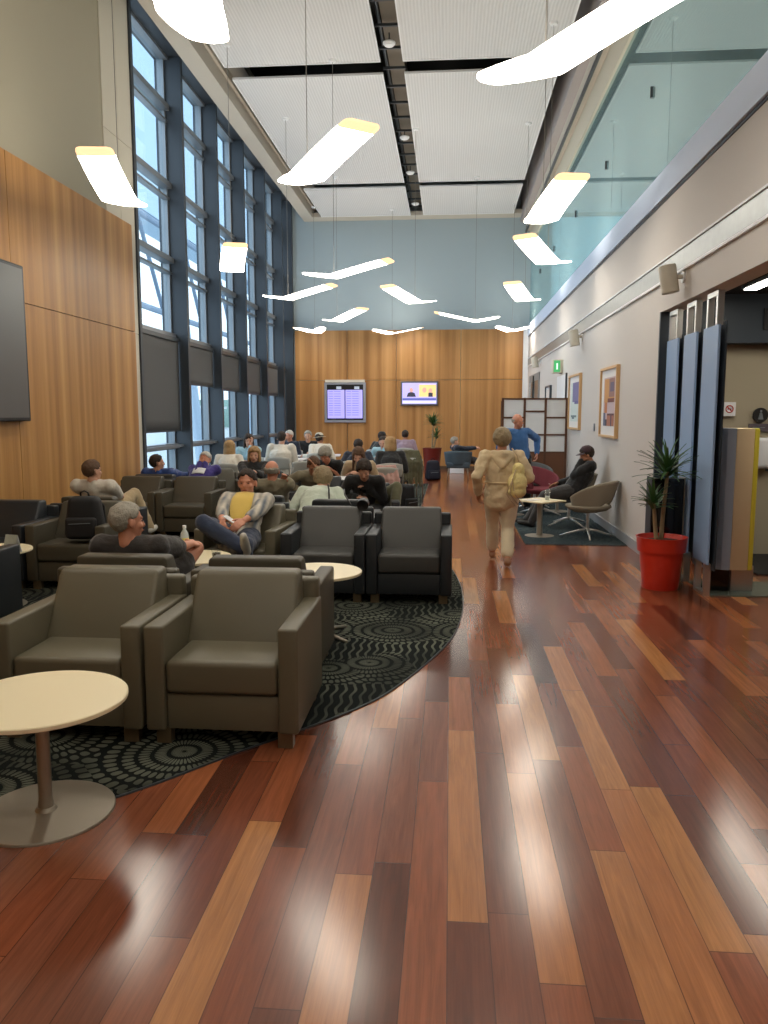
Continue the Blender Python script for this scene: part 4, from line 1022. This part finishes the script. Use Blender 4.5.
    if style != 'none':
        h = MB(); rnd = random.Random(int(abs(hx*97+hy*31)*10))
        n = 520
        for k in range(n):
            z = 1-2*(k+.5)/n; t = k*2.39996; r = math.sqrt(1-z*z); dx, dy, dz = r*math.cos(t), r*math.sin(t), z
            jit = rnd.uniform(-.16, .16); dzj = dz+jit
            front = max(0, dy)
            if style == 'bald': ok = (-.55 < dz < .12) and dy < .25 and (abs(dx) > .3 or dy < 0)
            else: ok = dzj > (-.95+1.25*max(0, dy+.35) if dy > -.35 else -.95) and not (abs(dx) > .8 and dz < .0 and dy > -.2 and style == 'short')
            if not ok: continue
            th = {'short': .010, 'bald': .010, 'buzz': .010, 'full': .026, 'long': .022, 'bun': .018, 'bob': .019}[style]*s
            p = HP(dx*.074, -.012+dy*.092, .028+dz*.086)
            nrm = R @ Vector((dx, dy, dz))
            h.ell(p+nrm*(.001+.004*rnd.random()), (th*rnd.uniform(.8, 1.25),)*3, None, 8, 5)
        if style in ('long', 'bob'):
            L = .30 if style == 'long' else .12
            for k in range(26):
                a = PI+(k/25-.5)*2*(1.95 if style == 'long' else 2.0); x0, y0 = math.sin(a)*.078, math.cos(a)*.09-.012
                p = HP(x0, y0, .02); q = HP(x0*1.08, y0*1.05, -.07); v = q+Vector((0, -.01, -1)).normalized()*(L*rnd.uniform(.7, 1.05))*s*(1 if y0 < .04 else .8)
                v += (R @ Vector((x0*.2, -abs(.1)*.2, 0)))
                if style == 'bob': v = HP(x0*1.0, y0*.95, -.12)
                blob(h, [p, q, v], [.017*s, .019*s, .010*s])
        if style == 'bun':
            h.ell(HP(0,-.11,-.03), (.035*s,.03*s,.04*s), R); blob(h, [HP(0,-.11,-.03), HP(0,-.13,-.14)], [.026*s, .012*s])
        if style == 'pony':
            pass
        remesh(h, 'hair', HR[hcol], .008, body, 1, HT, .008)
    # ---------- clothing
    s = s0
    if shirt:
        t = MB(); g = .016
        blob(t, [sp(hem), sp(.02), sp(.15), sp(.3), sp(.41), sp(.452)], [(.165*s*fat+g,.115*s*fat+g), (.160*s*fat+g,.115*s*fat+g), (.145*s*fat+g,.105*s*fat+g), (.16*s*fat+g,.115*s*fat+g), (.155*s+g,.095*s+g), (.09*s+g,.065*s+g)])
        for i in (0, 1):
            blob(t, [sp(.41), sh[i]], [.075*s+g, .056*s+g])
            if sleeve <= .5: blob(t, [sh[i], sh[i].lerp(el[i], sleeve*2*.95)], [.058*s*fat+g, .056*s*fat+g])
            else: blob(t, [sh[i], sh[i].lerp(el[i], .5), el[i], el[i].lerp(wr[i], (sleeve-.5)*2*.94)], [.058*s*fat+g, .052*s*fat+g, .046*s+g, .036*s+g*.7])
        blob(t, [sp(.455), sp(.466)], [(.085*s+.006,.07*s+.004), (.070*s,.062*s)])
        if collar: blob(t, [sp(.455), sp(.478, 0, -.005)], [(.078*s,.072*s), (.068*s,.064*s)])
        remesh(t, 'shirt' if sleeve < .99 or not collar else 'jacket', shirt, .011, body, 2, CL, fold)
    if trousers:
        t = MB(); g = .014
        blob(t, [sp(-.02), sp(.05)], [(.16*s*fat+g,.115*s*fat+g), (.15*s*fat+g,.108*s*fat+g)])
        for i in (0, 1):
            if leg_cut < .5: blob(t, [hips[i], hips[i].lerp(kn[i], .5), hips[i].lerp(kn[i], leg_cut*2)], [.09*s*fat+g, .082*s*fat+g, .076*s+g])
            else: blob(t, [hips[i], hips[i].lerp(kn[i], .5), kn[i], kn[i].lerp(an[i], .4), kn[i].lerp(an[i], min(1.02, (leg_cut-.5)*2))], [.09*s*fat+g, .078*s*fat+g, .058*s+g+wide*.6, .056*s+g+wide, .046*s+g+wide*1.3])
        remesh(t, 'trousers', trousers, .011, body, 2, CL, .018)
    if shoes:
        for i in (0, 1):
            t = MB()
            fd = Vector((0, 1, 0)) if abs((an[i]-kn[i]).normalized().z) > .6 else (Vector((0, .5, .6)))
            dn = (an[i]-kn[i]).normalized(); fd = (fd-dn*fd.dot(dn)*.4).normalized()
            heel = an[i]+dn*.04*s-fd*.03*s
            blob(t, [an[i]+dn*.015, heel, heel+fd*.12*s, heel+fd*.205*s], [.043*s, .041*s, .041*s, .030*s])
            remesh(t, 'shoe', shoes, .009, body, 2)
    if hat:
        kind, hm = hat; t = MB()
        prof = [(0, .118), (.05, .112), (.082, .085), (.094, .04), (.096, .02)]
        vs = MB().lathe([(p[0]*s, p[1]*s) for p in prof]+[(.088*s, .02*s), (0, .03*s)], 28)
        Mh = Matrix.Translation(hc+R @ Vector((0, -.012*s, .018*s))) @ (R @ Matrix.Rotation(math.radians(8), 3, 'X')).to_4x4()
        t.add(vs.v, vs.f, Mh)
        if kind == 'cap':
            def br(u, v): a = (u-.5)*2.3; r = (.088+.075*v*math.cos(a*.6))*s; return (r*math.sin(a), r*math.cos(a), (.022-.02*v)*s)
            t.grid(br, 16, 4, thick=.004, M=Mh)
        else:
            t.grid(lambda u, v: ((.09+.06*v)*s*math.cos(u*2*PI), (.09+.06*v)*s*math.sin(u*2*PI), (.022-.008*v)*s), 32, 3, thick=.004, M=Mh)
        ht_ = t.obj('hat', hm, body, True)
        if kind == 'hat': MB().lathe([(.0975*s, .024*s), (.0965*s, .048*s)], 28, M=Mh).obj('hat_band', M_blk, ht_, True)
    body['_j'] = 0; del body['_j']
    return body, dict(hc=hc, R=R, el=el, wr=wr, kn=kn, an=an, sp=sp, sh=sh, H0=H0)
def phone(J, body_loc, i, label, col=None):
    pass

C_dark = cloth('dark_grey_cotton', rgb(52,48,46)); C_blk = cloth('black_cotton', rgb(22,22,24)); C_white = cloth('white_cotton', rgb(214,206,192)); C_navy = cloth('navy_cotton', rgb(26,32,48))
C_jean = cloth('blue_denim', rgb(40,52,78)); C_khaki = cloth('khaki_cotton', rgb(176,156,122)); C_olive = cloth('olive_canvas', rgb(92,90,66)); C_mint = cloth('mint_cotton', rgb(196,206,190))
C_beige = cloth('beige_cotton', rgb(196,172,138)); C_blue = cloth('sweater_blue', rgb(58,104,160)); C_royal = cloth('royal_blue_nylon', rgb(28,66,134), .5); C_purple = cloth('purple_jersey', rgb(62,50,128))
C_lblue = cloth('light_blue_cotton', rgb(160,196,208)); C_taupe = cloth('taupe_jacket', rgb(132,124,102)); C_grey = cloth('charcoal_trouser', rgb(58,56,56)); C_shoe = plain('black_shoe', rgb(28,26,26), .5); C_white_shoe = plain('white_trainer', rgb(200,196,186), .6); C_tanshoe = plain('tan_sandal', rgb(150,106,76), .5)
C_brownsh = cloth('maroon_shirt', rgb(74,44,40)); C_mauve = cloth('mauve_check', rgb(150,128,142))
def plaid_mat():
    m, nt, b = new_mat('pale_plaid'); L = nt.links
    tc = N(nt, 'ShaderNodeTexCoord'); sp_ = N(nt, 'ShaderNodeSeparateXYZ'); L.new(tc.outputs['Object'], sp_.inputs[0])
    a = math_node(nt, 'SINE', math_node(nt, 'MULTIPLY', sp_.outputs[0], 95)); c = math_node(nt, 'SINE', math_node(nt, 'MULTIPLY', math_node(nt, 'ADD', sp_.outputs[2], math_node(nt, 'MULTIPLY', sp_.outputs[1], .6)), 95))
    f = math_node(nt, 'MULTIPLY_ADD', math_node(nt, 'ADD', a, c), .25, .5)
    L.new(ramp(nt, f, [(0, rgb(108,116,128)), (.45, rgb(168,164,156)), (1, rgb(206,198,184))]), b.inputs['Base Color']); b.inputs['Roughness'].default_value = .9
    return m
C_plaid = plaid_mat()
T = PI   # facing the camera
# man in dark t-shirt, seated with his back to the viewer
b1, J1 = person(-2.11, 5.0, 0, 1.09, 'person in a dark t-shirt with short grey hair, seen from behind, knee raised', 'pink', ('short', 'grey'), C_dark, .42, C_dark, .30,
    seat=.36, back=True, nod=.12, turn=-.75, arms=((-.16,.34,.1), (.25,.44,.22)), poles=((-1,-.4,-.4),(1,-.3,-.7)), feet=((-.1,.55,.085),(-.02,.64,.42)), kpoles=((0,.4,1),(.9,.1,1)), shoes=C_shoe, s=1.03, fat=1.1, vox=.008, curl=.5)
person(-3.93, 8.42, 0, 1.17, 'person in a white shirt seen from behind before the left wood wall', 'fair', ('short', 'brown'), C_white, .55, C_khaki, 1, back=True, nod=.05, turn=-.5, seat=.42,
    feet=((-.1,.5,.085),(.35,.42,.32)), shoes=C_white_shoe, collar=True, fat=1.1)
person(-4.34, 11.45, 0, 1.07, 'dark-haired person in a bright blue jacket at the end of the left wood wall', 'fair', ('short', 'dark'), C_royal, 1, C_grey, 1, back=True, nod=.0, turn=-.9, collar=True, fat=1.15, seat=.42, arms=((-.15,.3,.1), (.3,.2,.2)))
bp_, Jp = person(-3.78, 12.0, T-.1, 1.09, 'person with white hair in a purple sweatshirt, hands clasped before the face', 'pink', ('short', 'white'), C_purple, 1, C_navy, 1, back=True, nod=.0, arms=('cheek','cheek'), fat=1.2, seat=.42, curl=1.2, poles=((-.5,.1,-1),(.5,.1,-1)), shoes=C_shoe)
MB().grid(lambda u, v: (Jp['sp'](.2+.12*v, (u-.5)*.2, .132+.02*math.cos((u-.5)*3))), 8, 4, thick=.004).obj('white_print', M_white, bp_, True)
person(-3.80, 13.45, .1, 1.19, 'person with long blond hair in a white top by the windows', 'fair', ('long', 'blond'), C_white, 1, C_jean, 1, nod=.05, seat=.46, arms=((-.1,.34,.2), (.1,.34,.2)), s=.95)
person(-3.86, 15.0, T+.3, 1.27, 'person with long dark hair in pale blue, hand at the face, by the windows', 'fair', ('long', 'dark'), C_lblue, .9, C_jean, 1, nod=.1, seat=.46, arms=('cheek', (.15,.3,.2)), s=.97)
person(-2.88, 11.5, T+.15, 1.19, 'person with short blond bobbed hair in black, holding up a phone', 'fair', ('bob', 'blond'), C_blk, 1, C_blk, 1, back=True, nod=.15, arms=((-.07,.28,.32), (.05,.30,.30)), seat=.43, s=.96, shoes=C_shoe)
be_, Je = person(-1.93, 7.42, T, 1.14, 'person in an open pale plaid shirt, yellow tee and jeans, ankle on knee', 'pink', ('short', 'dark'), C_plaid, .80, C_jean, 1.0, seat=.42, back=True, nod=.1, turn=.0,
    arms=((-.08,.30,.16), (.08,.30,.16)), poles=((-1.2,-.3,-.5),(1.2,-.3,-.5)), feet=((-.14,.5,.085),(-.16,.50,.52)), kpoles=((-.2,.6,1),(1.0,.3,.7)), shoes=C_white_shoe, fat=1.08, hem=-.1, vox=.008, s=1.03)
MB().grid(lambda u, v: (Je['sp'](.02+.42*v, (u-.5)*(.10+.10*math.sin(v*2.4)), .128+.018*math.cos((u-.5)*3)+.012*math.sin(v*3)-(.03*max(0,v-.75)/.25))), 10, 12, thick=.006).obj('yellow_tee', cloth('yellow_cotton', rgb(222,190,96)), be_, True)
person(-2.08, 9.15, .15, 1.13, 'bald person in an olive jacket seen from behind, phone at the right ear', 'pink', ('bald', 'grey'), C_taupe, 1, C_khaki, 1, back=True, nod=.05, turn=-.2, arms=((-.15,.3,.1), 'ear'), poles=((-1,-.4,-.5),(.6,.3,-1)), collar=True, fat=1.12, seat=.43)
person(-3.32, 15.5, 0, 1.32, 'broad dark-haired person in a pale shirt, seen from behind by the windows', 'fair', ('short', 'dark'), C_white, .9, C_grey, 1, nod=.05, seat=.46, arms=((-.2,.34,.2), (.2,.34,.2)), fat=1.3, s=1.04, collar=True)
person(-3.70, 18.1, T-.5, 1.29, 'person with white hair and dark shirt, half hidden behind the broad pale shirt', 'pink', ('short', 'white'), C_navy, .9, C_grey, 1, nod=.1, seat=.46, arms=((-.2,.34,.2), (.2,.34,.2)))
person(-3.38, 18.75, T, 1.27, 'person with thin grey hair in a black shirt at the far end of the windows', 'fair', ('buzz', 'grey'), C_blk, .45, C_grey, 1, nod=.05, seat=.46, arms=((-.12,.34,.18), (.2,.34,.2)), s=1.03)
person(-2.84, 17.2, .35, 1.25, 'person in a white top and a pale hat with a dark band', 'tan', ('short', 'dark'), C_white, 1, C_grey, 1, nod=.05, turn=-.6, seat=.46, arms=((-.35,.24,.2), (.2,.34,.2)), hat=('hat', plain('straw_hat', rgb(196,186,168), .8)))
person(-1.98, 12.5, T-.35, 1.11, 'person with thick grey hair in a dark t-shirt leaning on a cafe table', 'pink', ('full', 'grey'), C_blk, .45, C_jean, 1, nod=.35, seat=.46, arms=((-.1,.36,.2), (.25,.34,.2)))
person(-1.83, 10.55, T+.2, 1.06, 'person in a beige jacket over maroon, hand spread on the forehead', 'tan', ('short', 'brown'), C_taupe, 1, C_jean, 1, nod=.35, seat=.43, arms=('brow', (.2,.3,.1)), curl=.3, collar=True, poles=((-.5,.3,-1),(.5,-.4,-.8)))
bm_, Jm = person(-1.40, 8.66, -.05, 1.035, 'person with tousled hair in a pale mint top, bent forward, seen from behind', 'fair', ('full', 'ash'), C_mint, .55, C_khaki, 1, nod=.3, seat=.43, arms=((-.1,.34,.1), (.1,.34,.1)), fat=1.12)
MB().tube([Jm['sp'](.44, .10, -.12), Jm['sp'](.3, .14, -.155), Jm['sp'](.12, .17, -.15), Jm['sp'](0, .2, -.1)], .009, 6).obj('bag_strap', M_blk, bm_, True)
bn_, Jn = person(-1.03, 9.5, T+.05, 1.08, 'young person with tied-back dark hair in black, looking down at a phone', 'fair', ('bun', 'dark'), C_blk, 1, C_olive, 1, nod=.4, seat=.43, arms=((-.06,.28,.22), (.1,.30,.12)), feet=((-.36,.36,.40),(.08,.52,.085)), kpoles=((-.9,.3,.9),(0,.6,1)), shoes=C_white_shoe, s=.97)
person(-1.38, 11.95, T-.05, 1.13, 'person with long straight brown hair in a beige top, head bowed', 'fair', ('long', 'brown'), C_beige, .5, C_jean, 1, nod=.35, seat=.46, arms=((-.1,.34,.2), (.15,.34,.2)), s=.96)
person(-1.69, 14.6, .05, 1.19, 'dark-haired person in a navy t-shirt seen from behind amid the cafe tables', 'tan', ('short', 'dark'), C_navy, .45, C_jean, 1, nod=.1, seat=.46, arms=((-.2,.34,.2), (.2,.34,.2)), fat=1.15)
person(-1.05, 13.9, .25, 1.25, 'person with dark blond hair in a black top on a grey cafe chair', 'fair', ('bob', 'blond'), C_blk, 1, C_blk, 1, nod=.1, seat=.46, turn=.5, arms=((-.1,.34,.2), (.15,.34,.2)), fat=1.15)
person(-1.39, 16.5, T-.1, 1.19, 'person in a light blue shirt facing the viewer, hand at the mouth', 'fair', ('short', 'dark'), C_lblue, .9, C_jean, 1, nod=.1, seat=.46, arms=('cheek', (.15,.32,.2)))
person(-1.62, 19.0, -.7, 1.24, 'person in black with a black cap leaning left near the end wall', 'tan', ('short', 'dark'), C_blk, 1, C_grey, 1, nod=.0, seat=.46, hat=('cap', C_blk), fat=1.1)
person(-1.12, 20.0, .0, 1.26, 'person in a mauve shirt seen from behind, nearest the end wall', 'tan', ('short', 'dark'), C_mauve, .9, C_grey, 1, nod=.0, seat=.46, fat=1.2, arms=((-.2,.34,.2), (.2,.34,.2)))
person(.13, 20.6, -PI/2+.3, 1.10, 'person reclining in the blue-grey tub chair, reading near the end wall', 'fair', ('short', 'grey'), C_navy, 1, C_grey, 1, back=True, nod=.2, seat=.42, arms=((-.08,.36,.28), (.08,.36,.28)), shoes=C_shoe, feet=((-.1,.72,.09),(.1,.7,.09)))
# reclining man with cap
person(2.0, 11.78, PI/2-.05, 1.20, 'person in black with a dark cap reclining in a swivel chair, hand over the face', 'tan', ('buzz', 'dark'), C_blk, 1, C_grey, 1.0, back=True, nod=.42, seat=.44, fat=1.25, arms=('cheek', (.16,.20,.10)), poles=((-.3,.4,-1),(.6,-.4,-.6)), feet=((-.10,.60,.085),(.12,.66,.085)), kpoles=((0,.5,1),(0,.6,1)), shoes=C_shoe, hat=('cap', cloth('plum_cap', rgb(66,44,50))), curl=.3)
# man in blue sweater
person(1.16, 13.75, T+.25, 1.73, 'bald person in a blue sweater and dark trousers standing before the lattice screen', 'pink', ('bald', 'grey'), C_blue, 1, C_blk, 1, mode='stand', nod=.25, turn=.45, arms=((-.32,-.06,.06), (.25,.1,-.02)), poles=((-1,-.7,.3),(1,-.4,-.5)), feet=((-.12,.03,.085),(.12,-.04,.085)), kpoles=((0,1,0),(0,1,0)), shoes=C_shoe, collar=False, s=1.0, hip_h=.93, fat=1.05, hem=-.03, side=.16, tilt=.1)
# walking woman
bw_, Jw = person(.57, 8.72, -.02, 1.575, 'person in a beige hooded jacket and pale trousers walking away along the wood floor', 'tan', ('full', 'ash'), cloth('sand_jacket', rgb(214,192,154)), 1.0, cloth('pale_khaki', rgb(220,204,172)), .90, mode='stand', s=.93, hip_h=.80, nod=.08, turn=-.1,
    arms=((-.27,.02,.0), (.22,.18,.12)), poles=((-.4,-1,0),(.6,-1,0)), feet=((-.075,.36,.09),(.07,-.22,.10)), kpoles=((0,1,0),(0,1,0)), shoes=C_tanshoe, fat=1.15, hem=-.10, collar=False, vox=.008, wide=.008, fold=.035)
hd = MB(); sp_ = Jw['sp']
blob(hd, [sp_(.46,-.09,-.05), sp_(.45,0,-.10), sp_(.46,.09,-.05)], [.045, .055, .045]); blob(hd, [sp_(.44,-.10,-.07), sp_(.34,0,-.13), sp_(.44,.10,-.07)], [.035, .05, .035]); blob(hd, [sp_(.44,0,-.1), sp_(.34,0,-.13)], [(.09,.04),(.05,.035)])
remesh(hd, 'hood', MC['sand_jacket'], .01, bw_, 2, CL, .02)
hd = MB(); hd.lathe([(.062,.0), (.085,-.02), (.08,.02), (.062,.03)], 24, c=tuple(sp_(.475))); remesh(hd, 'coral_collar', cloth('coral_cotton', rgb(196,96,66)), .007, bw_, 2)
hd = MB()
for k in range(24):
    a0, a1 = 2*PI*k/24, 2*PI*(k+1)/24
    P0, P1 = sp_(.13, .195*math.cos(a0), .142*math.sin(a0)), sp_(.13, .195*math.cos(a1), .142*math.sin(a1)); blob(hd, [P0, P1], [.012, .012])
remesh(hd, 'waist_cord', MC['sand_jacket'], .008, bw_, 1)
# bag hanging on her back
bl = bw_.location; cw, sw_ = math.cos(-.02), math.sin(-.02)
def wpt(p): return Vector((bl.x+cw*p.x-sw_*p.y, bl.y+sw_*p.x+cw*p.y, p.z))
bc = wpt(sp_(.17, .17, -.21))
t = empty('drawstring_bag', tuple(bc), 'pale yellow straw drawstring bag hanging on the back of the walking person', 'bag')
bg = MB(); bg.ell((0, 0, -.03), (.105, .075, .12)); bg.ell((.01, .01, .10), (.07, .05, .09)); bg.ell((0, 0, -.12), (.10, .07, .07))
remesh(bg, 'pouch', plain('straw_weave', rgb(230,212,146), .8, bump=.6, bscale=70, var=.2, vscale=30), .009, t, 2, CL, .02)
MB().tube([(.03, .02, .15), (.0, .06, .26), (-.06, .07, .34)], .008, 6).obj('strap', C_beige, t, True)
for dx in (-.14, -.10, -.05): MB().tube([(-.02, -.03, .12), (-.06, -.07, 0), (dx+.02, -.06, -.14), (dx+.12, -.05, -.27)], .006, 6).obj('drawstring', C_beige, t, True)

# ------------------------------------------------------------------ phones, cups, coats, empty cafe chairs
def slab(name, x, y, z, rx, rz_, label, cat, m, w=.036, l=.075):
    o = MB().rbox(-w, w, -l, l, -.004, .004, .003, 1).obj(name, m, loc=(x, y, z)); o.rotation_euler = (rx, 0, rz_); tag(o, label, cat); return o
def world(body, p):
    a = body.rotation_euler.z; return Vector((body.location.x+math.cos(a)*p.x-math.sin(a)*p.y, body.location.y+math.sin(a)*p.x+math.cos(a)*p.y, p.z))
def between(body, J, up=.03, f=.06):
    m = (J['wr'][0]+J['wr'][1])/2; return world(body, m+Vector((0, f, up)))
p = between(be_, Je, .015, .05); slab('phone', p.x, p.y, p.z, .5, 1.3, 'white phone held in the lap of the person in plaid', 'phone', M_white)
p = between(bn_, Jn, .03, .04); slab('phone', p.x, p.y, p.z, .8, .3, 'phone held by the young person in black with tied-back hair', 'phone', M_blackg)
bd = [o for o in C.objects if o.name.startswith('person') and 'bobbed' in o.get('label', '')][0]
p = world(bd, Vector((0, .42, .84))); slab('phone', p.x, p.y, p.z, 1.2, 0, 'dark phone held up by the person with blond bobbed hair', 'phone', M_blackg)
p = world(bw_, Jw['wr'][0]+Vector((-.01, .0, -.15)))
t = empty('spectacles', tuple(p), 'pair of glasses dangling from the left hand of the walking person', 'glasses')
for q in (-1, 1): MB().tube([(q*.035+.028*math.cos(a*PI/8), 0, .022*math.sin(a*PI/8)) for a in range(17)], .0025, 6).obj('rim', M_frame, t)
MB().tube([(-.063, 0, 0), (-.07, .05, .06), (-.06, .06, .10)], .003, 6).obj('temple_arm', M_frame, t)
for x, y, rz_, lab in ((-3.32, 15.35, 0, 'light grey cafe chair under the broad person in the pale shirt'), (-2.62, 14.1, .25, 'empty light grey cafe chair right of the broad person in the pale shirt'), (-3.80, 13.3, .1, 'light grey cafe chair under the blond person in white'),
    (-1.05, 13.6, .2, 'light grey cafe chair under the person in black with dark blond hair'), (-1.05, 12.55, .2, 'light grey cafe chair draped with a pink coat'), (-1.72, 14.45, .05, 'light grey cafe chair under the person in the navy t-shirt'),
    (-1.12, 19.9, 0, 'light grey cafe chair under the person in the mauve check'), (-3.1, 13.0, -.3, 'empty light grey cafe chair behind the phone-holding bobbed person'), (-.78, 15.3, .3, 'cafe chair with an olive coat over its back'),
    (-1.98, 12.65, PI-.3, 'cafe chair under the person with thick grey hair'), (-1.38, 12.1, PI, 'cafe chair under the person in the beige top'), (-1.39, 16.7, PI, 'cafe chair under the person in light blue'), (-3.38, 18.9, PI, 'cafe chair under the person in the black shirt'), (-2.9, 17.05, .3, 'cafe chair under the person in the hat'), (-1.7, 18.9, -.7, 'cafe chair under the person in the black cap'), (-3.86, 15.15, PI, 'cafe chair under the person in pale blue'), (-3.7, 18.2, PI-.4, 'cafe chair under the white-haired person in dark clothes')):
    cafe_chair(x, y, rz_, lab)
def coat(x, y, rz_, col, label, w=.25, h=.55, z0=.86):
    t = MB()
    rnd = random.Random(int(x*100))
    for k in range(9):
        u = (k/8-.5)*2; blob(t, [(u*w*.8, -.16, z0), (u*w, -.25+.02*math.sin(k*2), z0-.2), (u*w*1.08+.02*math.sin(k*3), -.27, z0-h+.06*math.sin(k*1.7))], [.03, .034, .022]); blob(t, [(u*w*.8, -.16, z0), (u*w*.9, -.12, z0-.28)], [.03, .02])
    o = remesh(t, 'coat', col, .012, None, 2, CL, .03, (x, y, 0), rz_); tag(o, label, 'coat')
coat(-.78, 15.3, .3, C_olive, 'long olive coat draped over a cafe chair at the aisle', .17, .62, .96)
coat(-1.05, 12.55, .2, cloth('dusty_pink_wool', rgb(196,156,146)), 'dusty pink coat draped over a cafe chair back', .2, .5, .84)
